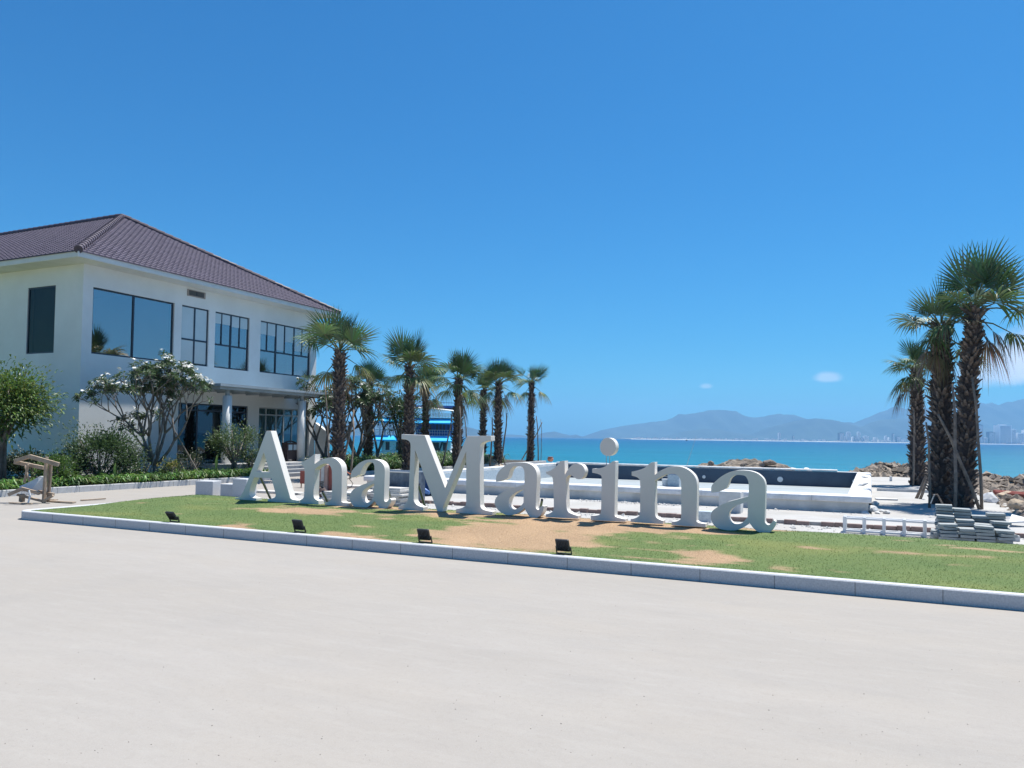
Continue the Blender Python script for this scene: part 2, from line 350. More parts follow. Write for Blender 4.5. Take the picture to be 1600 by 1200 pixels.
ridge('hills', [(885,686),(905,684),(940,672),(965,667),(990,663),(1015,660),(1040,657),(1060,648),(1090,645),(1110,641),(1128,640),(1150,643),(1165,650),(1182,653),(1200,649),(1215,647),(1240,648),(1262,655),(1290,657),(1335,661),(1352,654),(1370,646),(1398,636),(1430,640),(1480,634),(1500,630),(1530,629),(1560,632),(1600,623),(1680,621),(1780,628),(1900,640),(2060,655)], 9500, 1500, 'highest far mountain range across the bay', 3)
ridge('hills', [(985,689),(1010,684),(1040,681),(1070,674),(1100,670),(1125,671),(1150,676),(1172,680),(1200,668),(1225,662),(1250,656),(1275,654),(1300,656),(1325,661),(1345,667),(1365,659),(1385,655),(1420,654),(1470,660),(1520,668),(1600,672),(1700,664),(1850,670),(2000,685)], 7600, 900, 'nearer range of green hills behind the city', 9)
ridge('hills', [(832,685),(846,677),(866,674),(880,678),(890,680),(900,679),(918,685)], 8600, 500, 'small low island between the palm and the mountains', 5)
ridge('hills', [(760,683),(785,679),(800,679),(815,680),(835,684)], 9000, 500, 'thin low island on the horizon', 6)
ridge('hills', [(380,678),(450,672),(520,662),(560,657),(600,660),(650,668),(700,667),(725,666),(745,671),(762,678),(775,683)], 6500, 900, 'hilly island behind the moored boat', 7)
mb = MB(); pts = []
for i in range(60):
    px = 985+i*18; p = ray(px, 690); w = p*(5200/p.y); pts.append((w.x, w.y))
vs = []
for i, (x, y) in enumerate(pts):
    k = 60*noise.noise(Vector((i*.2, 0, 0)))
    vs += [(x, y-60+k, SEA-.5), (x, y+k, SEA+3), (x, y+500+k, SEA+5), (x, y+2300, SEA+6)]
mb.add(vs, [(i*4+k, (i+1)*4+k, (i+1)*4+k+1, i*4+k+1) for i in range(59) for k in range(3)])
o = mb.build('terrain', M['beach']); o.rotation_euler.z = 0; tag(o, 'pale beach strip below the far city', kind='structure')

# haze box: the air over the bay
mb = MB(); mb.box(-14500, 14500, -400, 14500, -9, 620)
hz = bpy.data.materials.new('haze_air'); hz.use_nodes = True; N = hz.node_tree.nodes; N.remove(N['Principled BSDF'])
pv = N.new('ShaderNodeVolumePrincipled'); pv.inputs['Color'].default_value = (.32, .65, 1, 1); pv.inputs['Density'].default_value = .000095; pv.inputs['Anisotropy'].default_value = .0
hz.node_tree.links.new(pv.outputs[0], N['Material Output'].inputs['Volume'])
o = mb.build('haze', hz); o.rotation_euler.z = 0; tag(o, 'thin blue haze over the bay', kind='stuff')

# ------------------------------------------------------------------ far city, each tower a building
def tower(x0, x1, yt, D, dark, label, grp='towers of the far city', steps=True):
    a = ray(x0, 690); b = ray(x1, 690); A = a*(D/a.y); B = b*(D/b.y); t = ray((x0+x1)/2, yt); h = EYE+t.z*(D/t.y)-SEA
    w = B.x-A.x; dpt = max(18, w*.8); root = bpy.data.objects.new('tower_building', None); col.objects.link(root)
    root.location = ((A.x+B.x)/2, D, SEA+3); tag(root, label, 'building', grp); h -= 3
    m = M['citydark'] if dark else M['city']
    q = MB(); q.box(-w/2, w/2, -dpt/2, dpt/2, 0, h*.96); q.build('wall', m, root)
    q = MB(); q.box(-w*.28, w*.22, -dpt*.25, dpt*.25, h*.96, h*1.0); q.build('roof_block', m, root)
    q = MB(); nf = max(3, int(h/7))
    for i in range(nf): z = h*.92*(i+.4)/nf; q.box(-w*.44, w*.44, -dpt/2-.6, -dpt/2-.1, z, z+h*.92*.45/nf)
    q.build('window_band', M['citydark'] if not dark else M['city'], root)
tl = 'slim pale tower among the high-rises across the bay'
for x0, x1, yt, dk in [(1216,1219,676,0),(1238,1240,681,1),(1310,1317.5,676,1),(1318.5,1321,682,0),(1322.5,1328.5,674.5,0),(1331,1334,682,0),(1335.5,1338,681,1),(1339.5,1343.5,674.5,0),(1345,1348,684,1),(1349,1356,681,0),(1365,1370,683,0),(1372,1376,687,0),(1382,1386,681,0),(1387.5,1390,683,0),(1394,1396.3,677,1),(1400,1406,682,1),(1409,1414,686,0)]:
    tower(x0, x1, yt, 5600, dk, tl)
for x0, x1, yt, dk, lb in [(1525.5,1534,662.5,1,'tall dark tower right beside the front palm trunk'),(1543,1552.5,674.5,1,'broad dark block between two higher towers, far right'),(1535.5,1542,683,0,'small pale block in front of the dark towers, far right'),
    (1557,1576,663.5,0,'broadest and highest pale tower of the far right skyline'),(1578.5,1586,670,0,'narrow pale tower just right of the broadest one'),(1587.5,1597,676.5,0,'lower pale slab block near the right edge'),(1598.5,1608,671,0,'pale tower cut by the right edge of the picture')]:
    tower(x0, x1, yt, 5400, dk, lb, None)
q = MB(); rnd = random.Random(4)
for i in range(300):
    px = rnd.uniform(990, 1640); w = rnd.uniform(8, 22); D = rnd.uniform(5300, 6200); a = ray(px, 690); x = a.x*D/a.y; h = rnd.choice([6, 8, 12, 16]) * (1.0 if px > 1180 else .8)
    q.box(x-w/2, x+w/2, D, D+14, SEA+2, SEA+4+h)
o = q.build('town', M['town']); o.rotation_euler.z = 0; tag(o, 'low white houses of the town along the far shore', 'town', kind='stuff')

# ------------------------------------------------------------------ lawn mound with kerb
LR0, LR1, LU0, LU1 = -14.05, 9.0, 8.82, 13.15; RAD = 1.1; RADS = (.35, 1.1, 1.1, .9)
def lawn_outline(inset, n=10):
    r0, r1, u0, u1 = LR0+inset, LR1-inset, LU0+inset, LU1-inset
    P = []; Q = [k-inset for k in RADS]
    for cx, cy, a0, R in ((r0+Q[0], u0+Q[0], 180, Q[0]), (r1-Q[1], u0+Q[1], 270, Q[1]), (r1-Q[2], u1-Q[2], 0, Q[2]), (r0+Q[3], u1-Q[3], 90, Q[3])):
        for i in range(n+1): a = R_(a0+90*i/n); P.append((cx+R*math.cos(a), cy+R*math.sin(a)))
    return P
def kerb(mb, outer, inner, z0, z1):
    n = len(outer); b = .012
    vs = []
    for (x, y), (p, q) in zip(outer, inner):
        dx, dy = p-x, q-y; l = math.hypot(dx, dy); dx, dy = dx/l*b, dy/l*b
        vs += [(x, y, z0), (x, y, z1-b), (x+dx, y+dy, z1), (p-dx, q-dy, z1), (p, q, z1-b), (p, q, z0)]
    mb.add(vs, [(i*6+k, ((i+1) % n)*6+k, ((i+1) % n)*6+k+1, i*6+k+1) for i in range(n) for k in range(5)])
def seg(P, step):      # resample a closed outline
    out = []
    for (a, b), (c, d) in zip(P, P[1:]+P[:1]):
        n = max(1, int(math.hypot(c-a, d-b)/step)); out += [(a+(c-a)*i/n, b+(d-b)*i/n) for i in range(n)]
    return out
mb = MB(); kerb(mb, lawn_outline(0), lawn_outline(.13), -.05, .15); kb = mb.build('kerb', M['granite']); tag(kb, 'grey granite kerb with a bright top round the lawn', kind='structure')
# joints of the kerb stones: thin dark mortar slivers standing 1.5 mm proud
mb = MB(); x = LR0+RAD
while x < LR1-RAD: mb.box(x-.0025, x+.0025, LU0-.0015, LU0+.05, 0, .139); x += .8
o = mb.build('kerb_joint', M['joint']); o.parent = kb; o.rotation_euler.z = 0
def lawn_z(r, u):
    e = min(r-LR0, LR1-r, u-LU0, LU1-u); k = sm(.1, 2.0, e)
    return .135+.225*k+.012*noise.noise(Vector((r*.9, u*.9, 3)))*k
TAN = []     # dry patches, placed from what shows between kerb and letters
for px, py, a, b, s in [(330,815,.9,.5,1.4),(480,802,1.3,.25,.75),(600,802,1.3,.3,.85),(560,824,1.0,.22,.7),(700,812,1.2,.3,.9),(790,832,1.2,.8,1.05),(900,825,1.5,.8,1.15),(1000,832,1.0,.45,1.1),(1060,835,.8,.35,1),(1180,836,.5,.2,.9),(1105,860,.55,.3,.85),(1290,875,.9,.2,.30),(1420,868,1.0,.2,.30),(1340,895,.5,.2,.28),(1540,868,.9,.18,.26),(940,880,.5,.2,.5),(405,836,.9,.3,1.2),(1460,910,.5,.15,.30)]:
    a_, b_, _ = G(px, py, .27); TAN.append((a_, b_, a, b, s))
def dry(r, u):
    v = 0
    for a, b, sa, sb, s in TAN: v = max(v, s*math.exp(-(((r-a)/sa)**2+((u-b)/sb)**2)))
    n = noise.fractal(Vector((r*1.5, u*4.2, 1)), .8, 2.1, 6)
    n2 = noise.noise(Vector((r*1.6+7, u*11, 2)))
    return sm(.27, .55, v+.42*n+.22*n2)
def grass_col(r, u, j=0):
    d = dry(r, u); n = .5+.5*noise.noise(Vector((r*1.7, u*3, 9))); y = sm(.5, .85, .5+.5*noise.noise(Vector((r*.6, u*2.2, 17))))
    g = Vector((.098+.045*n+.06*y, .160+.035*n+.035*y, .045+.012*n+.010*y)); t = Vector((.44, .295, .175))*(.80+.3*n)
    return g*(1-d)+t*d
mb = MB(); nr, nu = 300, 86; vs = []; idx = {}; cs = []
def inside(r, u, ins=.128):
    k = (0 if u < 11 else 3) if r < 0 else (1 if u < 11 else 2); R = RADS[k]-ins; cx = min(max(r, LR0+ins+R), LR1-ins-R); cy = min(max(u, LU0+ins+R), LU1-ins-R); return math.hypot(r-cx, u-cy) <= R+1e-6
for j in range(nu+1):
    for i in range(nr+1):
        r = LR0+.1+(LR1-LR0-.2)*i/nr; u = LU0+.1+(LU1-LU0-.2)*j/nu
        if not inside(r, u, .10): continue
        idx[(i, j)] = len(vs); vs.append((r, u, lawn_z(r, u))); c = grass_col(r, u)*.9; cs.append((c.x, c.y, c.z))
fs = []
for j in range(nu):
    for i in range(nr):
        k = [(i, j), (i+1, j), (i+1, j+1), (i, j+1)]
        if all(q in idx for q in k): fs.append(tuple(idx[q] for q in k))
mb.v = vs; mb.f = fs; mb.mi = [0]*len(fs); mb.c = cs
tag(mb.build('lawn', M['lawn'], smooth=True), 'low grass mound with dry tan patches under the letters', kind='structure')
mb = MB(); rnd = random.Random(2); mb.c = []
for i in range(95000):
    r = rnd.uniform(LR0+.13, 6.2); u = LU0+.13+(LU1-LU0-.26)*rnd.random()**1.25
    if not inside(r, u, .14): continue
    c = grass_col(r, u); d = dry(r, u); h = (.013 if d < .5 else .008)*rnd.uniform(.6, 1.3); a = rnd.uniform(0, 6.28); w = .0035; z = lawn_z(r, u)-.002
    k = rnd.uniform(1.0, 1.4); lx, ly = math.cos(a), math.sin(a); b = rnd.uniform(-.6, .6)
    n = len(mb.v); mb.v += [(r-lx*w, u-ly*w, z), (r+lx*w, u+ly*w, z), (r-ly*h*b, u+lx*h*b, z+h)]; mb.f.append((n, n+1, n+2)); mb.mi.append(0)
    mb.c += [(c.x*k, c.y*k, c.z*k)]*3
tag(mb.build('grass', M['grass']), 'short mown grass blades on the mound', 'grass', kind='stuff')

# ------------------------------------------------------------------ apron paving between lawn and pool, hole left for the basin
def sheet(name, rects, z, m, label, wob=0):
    q = MB()
    for a, b, c, d in rects: q.add([(a, c, z), (b, c, z), (b, d, z), (a, d, z)], [(0, 1, 2, 3)])
    return tag(q.build(name, m), label, kind='structure')
sheet('pavement', [(-13.6, 3.4, 13.16, PU0), (PR1, 3.4, PU0, PU1), (-13.6, 3.4, PU1, 40.5)], .004, M['apron'], 'white dusty paving around the pool basin')
# planting beds
def bed(r0, r1, u0, u1, label, z=.11, km=None):
    q = MB(); w = .12
    P = [(r0, u0), (r1, u0), (r1, u1), (r0, u1)]; I = [(r0+w, u0+w), (r1-w, u0+w), (r1-w, u1-w), (r0+w, u1-w)]
    kerb(q, P, I, -.05, .16); k = q.build('kerb', M['wkerb']); tag(k, label, kind='structure')
    j = MB(); x = u0+.3
    while x < u1: j.box(r1-.05, r1+.0015, x-.003, x+.003, 0, .15); x += .6
    jo = j.build('kerb_joint', M['joint']); jo.parent = k; jo.rotation_euler.z = 0
    q = MB(); q.add([(r0+w, u0+w, z), (r1-w, u0+w, z), (r1-w, u1-w, z), (r0+w, u1-w, z)], [(0, 1, 2, 3)])
    tag(q.build('soil', M['soil']), 'dark soil of the planting bed', kind='structure')
bed(-23.78, -18.78, -6, 21.3, 'pale kerb of the planting bed beside the white house')
bed(-30, -18.25, 29.2, 44.2, 'pale kerb of the planting bed behind the letters')
bed(-20.3, -18.25, 25.05, 29.19, 'short pale kerb of the bed beside the entrance steps')
q = MB(); q.add([(-60, -6, .02), (-23.9, -6, .02), (-23.9, 16.9, .02), (-60, 16.9, .02)], [(0, 1, 2, 3)], (.16, .21, .06)); tag(q.build('lawn', M['lawn']), 'flat green lawn beside the end wall of the house', kind='structure')
q = MB(); q.add([(-23.6, 8, .13), (-21.6, 8, .13), (-21.6, 15.5, .13), (-23.6, 15.5, .13)], [(0, 1, 2, 3)], (.16, .21, .06)); tag(q.build('lawn', M['lawn']), 'strip of grass in the planting bed at the house corner', kind='structure')
# brick edging course in front of the apron
be = thing('brick_edging', 'low course of reddish brown bricks in front of the pool wall', 'edging', (-10.6, 15.6, 0))
q = MB(); x = 0; rnd = random.Random(8)
while x < 13.9:
    w = rnd.uniform(.18, .24); 
    if rnd.random() < .93: q = MB(); q.box(x, x+w-.012, rnd.uniform(-.012, .012), .11, .004, .085+rnd.uniform(-.012, .01)); q.build('brick', M['brick'], be)
    x += w
q = MB(); q.box(-.02, 13.95, .115, .24, .004, .07); q.build('mortar_bed', M['apron'], be)
sheet('pavement', [(-13.4, 3.2, 15.85, 18.4)], .045, M['apron'], 'raised white screed strip along the pool wall')

# ------------------------------------------------------------------ the white house
HO = (-23.8, 17.0)
house = thing('house', 'white two storey house with a purplish brown tiled hip roof and big dark windows', 'house', (*HO, 0))
WX = 11.95; EH = 7.2
FAC = [(.37,3.72,4.22,6.48),(4.07,5.4,4.22,6.48),(5.72,7.6,4.22,6.48),(8.25,11.52,4.24,6.48),(4.03,7.63,.5,2.74),(8.28,11.55,.5,2.74)]
def wall_open(q, s0, s1, z0, z1, ops, f, th):
    S = sorted({s0, s1, *[v for o in ops for v in o[:2]]}); Z = sorted({z0, z1, *[v for o in ops for v in o[2:]]})
    for a, b in zip(S, S[1:]):
        for c, d in zip(Z, Z[1:]):
            ms, mz = (a+b)/2, (c+d)/2
            if any(o[0] < ms < o[1] and o[2] < mz < o[3] for o in ops): continue
            for dp in (0, th): q.add([f(a,c,dp), f(b,c,dp), f(b,d,dp), f(a,d,dp)], [(0,1,2,3)])
    for a, b, c, d in ops:
        for p, r in (((a,c),(b,c)), ((b,c),(b,d)), ((b,d),(a,d)), ((a,d),(a,c))):
            q.add([f(*p,0), f(*r,0), f(*r,th), f(*p,th)], [(0,1,2,3)])
q = MB()
wall_open(q, 0, WX, -.1, EH+.1, FAC, lambda s, z, d: (-d, s, z), .22)
wall_open(q, -21.3, 0, -.1, EH+.1, [(-2.88,-1.4,4.25,6.57)], lambda s, z, d: (s, d, z), .22)
q.add([(0,WX,-.1),(0,WX,EH),(-21.3,WX,EH),(-21.3,WX,-.1)], [(0,1,2,3)]); q.add([(-21.3,0,-.1),(-21.3,WX,-.1),(-21.3,WX,EH),(-21.3,0,EH)], [(0,1,2,3)])
q.build('wall', M['wall'], house)
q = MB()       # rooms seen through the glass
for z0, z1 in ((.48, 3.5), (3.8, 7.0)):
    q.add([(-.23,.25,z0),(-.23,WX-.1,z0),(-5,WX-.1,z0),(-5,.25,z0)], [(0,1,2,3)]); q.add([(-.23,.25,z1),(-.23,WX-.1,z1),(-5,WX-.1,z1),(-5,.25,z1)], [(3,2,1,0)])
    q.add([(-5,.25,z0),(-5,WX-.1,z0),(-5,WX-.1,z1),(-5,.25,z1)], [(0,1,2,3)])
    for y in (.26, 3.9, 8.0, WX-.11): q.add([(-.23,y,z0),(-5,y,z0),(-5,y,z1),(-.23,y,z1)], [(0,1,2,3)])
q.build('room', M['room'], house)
def window(y0, y1, z0, z1, vm, hm, fm, gm, blinds=(), vmu=(), fw=.055, xoff=-.06, curtains=False):
    q = MB(); a, b = xoff-.045, xoff
    q.box(a,b,y0,y0+fw,z0,z1); q.box(a,b,y1-fw,y1,z0,z1); q.box(a,b,y0+fw,y1-fw,z0,z0+fw); q.box(a,b,y0+fw,y1-fw,z1-fw,z1)
    zt = hm[0] if hm else z1-fw
    for v in vm: q.box(a,b+.006,v-fw*.6,v+fw*.6,z0+fw,z1-fw)
    for v in vmu: q.box(a,b+.003,v-fw*.4,v+fw*.4,zt,z1-fw)
    for h in hm: q.box(a+.003,b+.003,y0+fw,y1-fw,h-fw*.6,h+fw*.6)
    w = q.build('window', fm, house)
    g = MB(); g.add([(xoff-.025,y0+fw,z0+fw),(xoff-.025,y1-fw,z0+fw),(xoff-.025,y1-fw,z1-fw),(xoff-.025,y0+fw,z1-fw)], [(0,1,2,3)]); g.build('pane', gm, w)
    for c, d, e in blinds:
        g = MB(); g.box(xoff-.022, xoff-.014, c+fw*.4, d-fw*.4, e, z1-fw); g.build('blind', M['blind'], w)
    if curtains:
        g = MB(); n = 90
        for i in range(n):
            t0, t1 = y0+(y1-y0)*i/n, y0+(y1-y0)*(i+1)/n
            g.add([(-.35+.05*math.sin(i*1.3),t0,z0),(-.35+.05*math.sin(i*1.3+1.3),t1,z0),(-.35+.05*math.sin(i*1.3+1.3),t1,z1),(-.35+.05*math.sin(i*1.3),t0,z1)], [(0,1,2,3)])
        g.build('curtain', M['curtain'], w, smooth=True)
    return w
window(*FAC[0], (2.0,), (), M['frame'], M['glass'])
window(*FAC[1], (4.74,), (5.19,), M['frame'], M['glass'], [(4.08,5.39,4.3)])
window(*FAC[2], (6.62,), (5.17,), M['frame'], M['glass'], [(5.73,6.6,6.02),(6.64,7.59,5.98)], (6.12, 7.1))
window(*FAC[3], (9.27,10.44), (5.2,), M['frame'], M['glass'], [(8.26,9.25,5.9),(9.29,9.8,5.3),(9.85,10.42,5.75),(10.46,11.5,5.4)], (8.71,9.83,10.98))
window(*FAC[4], (5.0,6.4), (2.47,), M['frame'], M['glassdark'])
window(*FAC[5], (8.76,9.39,9.88,10.43,11.0), (2.42,), M['lframe'], M['doorglass'], fw=.05, curtains=True)
q = MB()
for a, b, c, d in ((-2.88,-2.83,4.25,6.57),(-1.45,-1.4,4.25,6.57),(-2.83,-1.45,4.25,4.3),(-2.83,-1.45,6.52,6.57)): q.box(a, b, .03, .075, c, d)
w = q.build('window', M['frame'], house); q = MB(); q.add([(-2.83,.05,4.3),(-1.45,.05,4.3),(-1.45,.05,6.52),(-2.83,.05,6.52)], [(0,1,2,3)]); q.build('pane', glass_mat('green_dark_glass', .06, (.52,.42,.36), (.5,.48,.44)), w); w['label'] = 'tall dark green window in the end wall'
# eaves
q = MB(); ex, ey0, ey1, ebx = .76, -.75, 12.7, -22.0
P = [(ex,ey0),(ex,ey1),(ebx,ey1),(ebx,ey0)]
q.box(ebx, ex, ey0, ey1, EH, EH+.19); q.build('eave', M['soffit'], house, bevel=.015)
RZ = EH+.185; half = (ey1-ey0)/2; A1 = (ex-half, (ey0+ey1)/2); A2 = (ebx+half, (ey0+ey1)/2); RH = RZ+3.62
def slope(q, ea, eb, aa, ab):
    """tile courses from eave line ea-eb up to ridge line aa-ab"""
    ea, eb, aa, ab = [Vector((*p, 0)) for p in (ea, eb, aa, ab)]
    e = (eb-ea).normalized(); up = Vector((-e.y, e.x, 0)); L = (aa-ea).dot(up); n = 30
    if L < 0: up = -up; L = -L
    sA = (aa-ea).dot(e); sB = (ab-ea).dot(e); W_ = (eb-ea).length; ang = math.atan2(RH-RZ, L); nrm_z = math.cos(ang)
    def h(s): x = (s/.22) % 1; return .024*max(0, math.sin(x*math.pi*2))**.7 if x < .5 else .0
    for k in range(n):
        t0, t1 = k/n, (k+1.12)/n; t1 = min(t1, 1)
        l0, r0 = sA*t0, W_+(sB-W_)*t0; l1, r1 = sA*t1, W_+(sB-W_)*t1
        i0 = math.floor(l0/.055); i1 = math.ceil(r0/.055); vs = []
        for i in range(i0, i1+1):
            s = i*.055; a = min(max(s, l0), r0); b = min(max(s, l1), r1)
            pa = ea+e*a+up*(L*t0-.03); pb = ea+e*b+up*L*t1; za = RZ+(RH-RZ)*t0; zb = RZ+(RH-RZ)*t1
            vs += [(pa.x,pa.y,za-.01), (pa.x,pa.y,za+.035+h(s)), (pb.x,pb.y,zb+.002+h(s))]
        m = i1-i0+1
        q.add(vs, [(j*3+c, (j+1)*3+c, (j+1)*3+c+1, j*3+c+1) for j in range(m-1) for c in (0, 1)])
q = MB()
slope(q, P[0], P[1], A1, A1); slope(q, P[3], P[0], A2, A1); slope(q, P[1], P[2], A1, A2); slope(q, P[2], P[3], A2, A2)
roof = q.build('roof', M['tile'], house)
def caps(a, b, name='ridge_tiles'):
    a, b = Vector(a), Vector(b); d = b-a; n = int(d.length/.36); d /= n; q = MB()
    for i in range(n): q.tube([a+d*i, a+d*(i+1.1)], [.135, .105], 10)
    q.build(name, M['ridge'], roof, smooth=False)
caps((ex, ey0, RZ+.05), (*A1, RH+.05)); caps((ex, ey1, RZ+.05), (*A1, RH+.05)); caps((*A2, RH+.05), (*A1, RH+.05)); caps((ebx, ey1, RZ+.05), (*A2, RH+.05)); caps((ebx, ey0, RZ+.05), (*A2, RH+.05))
# vent grille near the eave
q = MB(); q.box(0, .035, 4.27, 5.17, 6.86, 7.12); v = q.build('vent', M['vent'], house, bevel=.03); v['label'] = 'brown double vent grille under the eave'
q = MB()
for a, b in ((4.36, 4.69), (4.74, 5.07)):
    for i in range(7): q.box(.036, .044, a, b, 6.91+i*.024, 6.926+i*.024)
q.build('louvre', M['ventdark'], v)
q = MB(); q.box(.036, .0375, 4.35, 5.08, 6.90, 7.085); q.build('vent_back', M['boatdark'], v)
# entrance platform, steps, columns, canopy, side fin
q = MB(); q.box(0.002, 3.2, 3.6, 12.0, 0, .48); q.build('platform', M['step'], house, bevel=.01)
q = MB(); q.box(3.2, 3.52, 4.5, 7.9, 0, .36); q.box(3.52, 3.84, 4.5, 7.9, 0, .24); q.box(3.84, 4.2, 4.5, 7.9, 0, .12)
for i, x in enumerate((3.52, 3.84, 4.2)): q.box(x-.34, x+.02, 4.48, 7.92, .36-.12*i-.0, .36-.12*i+.02)
q.build('steps', M['step'], house)
for yy in (4.2, 8.3):
    q = MB(); q.tube([(2.3, yy, .48), (2.3, yy, 2.98)], .165, 28); c = q.build('column', M['column'], house, smooth=True); c.data.polygons.foreach_set('use_smooth', [len(p.vertices) < 5 for p in c.data.polygons])
    q = MB(); q.tube([(2.3, yy, 2.98), (2.3, yy, 3.205)], .08, 16); q.build('column_post', M['steel'], c)
q = MB(); x1, y0, y1 = 2.6, 3.55, 9.85
q.box(x1-.06, x1, y0, y1, 3.18, 3.28); q.box(0.01, x1-.06, y0, y0+.06, 3.18, 3.28); q.box(.01, x1-.06, y1-.06, y1, 3.18, 3.28)
for i in range(1, 8): y = y0+(y1-y0)*i/8; q.box(.01, x1-.06, y-.025, y+.025, 3.20, 3.27)
for x in (.7, 1.5): q.box(x-.025, x+.025, y0+.06, y1-.06, 3.205, 3.265)
cp = q.build('canopy', M['steel'], house)
q = MB(); q.box(.01, x1+.12, y0-.1, y1+.12, 3.285, 3.305); q.build('canopy_sheet', M['canglass'], cp)
q = MB(); q.box(x1+.06, x1+.10, y0-.08, y1+.1, 3.31, 3.385); q.box(.01, x1+.06, y0-.08, y0-.04, 3.31, 3.385); q.build('canopy_gutter', M['steel'], cp)
q = MB(); q.add([(.01,WX+.01,0),(.75,WX+.01,0),(.75,WX+.01,1.7),(.01,WX+.01,2.15),(.01,WX+.2,0),(.75,WX+.2,0),(.75,WX+.2,1.7),(.01,WX+.2,2.15)], [(0,3,2,1),(4,5,6,7),(0,1,5,4),(1,2,6,5),(2,3,7,6),(3,0,4,7)])
q.build('side_wall', M['wall'], house)
# small brown cabinet with two panes beside the right column
cb = thing('cabinet', 'dark brown wooden cabinet with two small panes beside the right entrance column', 'cabinet', (-21.75, AT(455.5, -21.75), .48), .05)
q = MB(); q.box(-.14, .14, -.38, .30, .06, .74); q.build('body', M['brown'], cb, bevel=.01)
q = MB(); q.tube([(0, -.40+.72*i/8, .76+.06*math.sin(math.pi*i/8)) for i in range(9)], .03, 6); q.box(-.15, .16, -.4, .32, .72, .76); q.build('arched_top', M['brown'], cb)
for y in (-.32, .0): q = MB(); q.box(.142, .15, y, y+.24, .46, .68); q.build('pane', M['blind'], cb)
for y in (-.36, .24): q = MB(); q.box(-.12, .12, y, y+.05, 0, .06); q.build('leg', M['brown'], cb)

# ------------------------------------------------------------------ letters, traced once and extruded as real boxes standing on the mound
LU = 10.93; LT = .15
L_ = {}
def tr(ox, oy, s, pts):
    """scaled outline points; a third value 1 marks a smooth point"""
    return [(ox+p[0]/s, oy+p[1]/s, len(p) > 2) for p in pts]
def spline(P, n=6):
    out = []; N = len(P)
    for i in range(N):
        p1, p2 = P[i], P[(i+1) % N]; p0, p3 = P[i-1], P[(i+2) % N]
        if not p1[2] and not p2[2]: out.append(p1[:2]); continue
        t1 = ((p2[0]-p0[0])/2, (p2[1]-p0[1])/2) if p1[2] else None
        t2 = ((p3[0]-p1[0])/2, (p3[1]-p1[1])/2) if p2[2] else None
        d = (p2[0]-p1[0], p2[1]-p1[1]); ln = math.hypot(*d)
        def cl(t):
            l = math.hypot(*t); k = min(1, ln/l) if l else 0; return (t[0]*k, t[1]*k)
        if t1 is None: t2 = cl(t2); t1 = (2*d[0]-t2[0], 2*d[1]-t2[1]); t1 = cl(t1)
        elif t2 is None: t1 = cl(t1); t2 = (2*d[0]-t1[0], 2*d[1]-t1[1]); t2 = cl(t2)
        else: t1, t2 = cl(t1), cl(t2)
        for k in range(n):
            t = k/n; a, b, c, e = 2*t**3-3*t*t+1, t**3-2*t*t+t, -2*t**3+3*t*t, t**3-t*t
            out.append((a*p1[0]+b*t1[0]+c*p2[0]+e*t2[0], a*p1[1]+b*t1[1]+c*p2[1]+e*t2[1]))
    return out
def letter(label, loops, rods=None, dot=None, brace=None):
    loops3 = []
    for P in loops:
        q = [PU(x, y, LU) for x, y in spline(P)]; loops3.append([(a, c) for a, b, c in q])
    r0 = sum(p[0] for p in loops3[0])/len(loops3[0]); z0 = min(p[1] for p in loops3[0])
    root = thing('letter', label, 'letter', (r0, LU, z0), 0, 'big white letters on the lawn')
    def plate(lps, name, par):
        bm = bmesh.new()
        for lp in lps:
            vs = [bm.verts.new((a-r0, 0, c-z0)) for a, c in lp]
            for a, b in zip(vs, vs[1:]+vs[:1]):
                if (a.co-b.co).length > 1e-6: bm.edges.new((a, b))
        bmesh.ops.triangle_fill(bm, use_beauty=True, edges=bm.edges[:], use_dissolve=False)
        g = bmesh.ops.extrude_face_region(bm, geom=bm.faces[:]); bmesh.ops.translate(bm, vec=(0, LT, 0), verts=[v for v in g['geom'] if isinstance(v, bmesh.types.BMVert)])
        bmesh.ops.recalc_face_normals(bm, faces=bm.faces); me = bpy.data.meshes.new(name); bm.to_mesh(me); bm.free()
        me.materials.append(M['paint']); o = bpy.data.objects.new(name, me); col.objects.link(o); o.parent = par
        b = o.modifiers.new('bevel', 'BEVEL'); b.width = .006; b.segments = 2; b.limit_method = 'ANGLE'; b.angle_limit = R_(50); return o
    plate(loops3, 'letter_body', root)
    if dot:
        cx, cy, rx, ry = dot; q = [PU(cx+rx*math.cos(k*.1309), cy+ry*math.sin(k*.1309), LU) for k in range(48)]
        d = plate([[(a, c) for a, b, c in q]], 'letter_dot', root); d['label'] = 'round dot floating above the stem on two thin rods'
        for x, ya, yb in rods:
            a = PU(x, ya, LU+.07); b = PU(x, yb, LU+.07); m = MB(); m.tube([(a[0]-r0, .07, a[2]-z0), (b[0]-r0, .07, b[2]-z0)], .006, 6); m.build('rod', M['lframe'], root)
    for bx, by, fx, fy in (brace or []):
        a = PU(bx, by, LU+LT); f = G(fx, fy, .22); m = MB(); m.bar((a[0]-r0, LT, a[2]-z0), (f[0]-r0, f[1]-LU, lawn_z(f[0], f[1])-z0), .035, .035); m.build('brace', M['frame'], root)
S = 1
letter('big white capital A, first of the nine letters, overlapping the small n', [
 tr(360,660,8.575,[(480,113),(540,113),(800,1005),(825,1030,1),(890,1043,1),(921,1043),(921,1084),(497,1065),(497,1030),(590,1005,1),(603,965,1),(545,745),(315,740),(250,925,1),(262,985,1),(300,1008,1),(345,1015),(345,1055),(60,1048),(60,1012),(130,988,1),(185,895,1)]),
 tr(360,660,8.575,[(447,405),(525,668),(350,660)])], brace=[(407,745,425,779)])
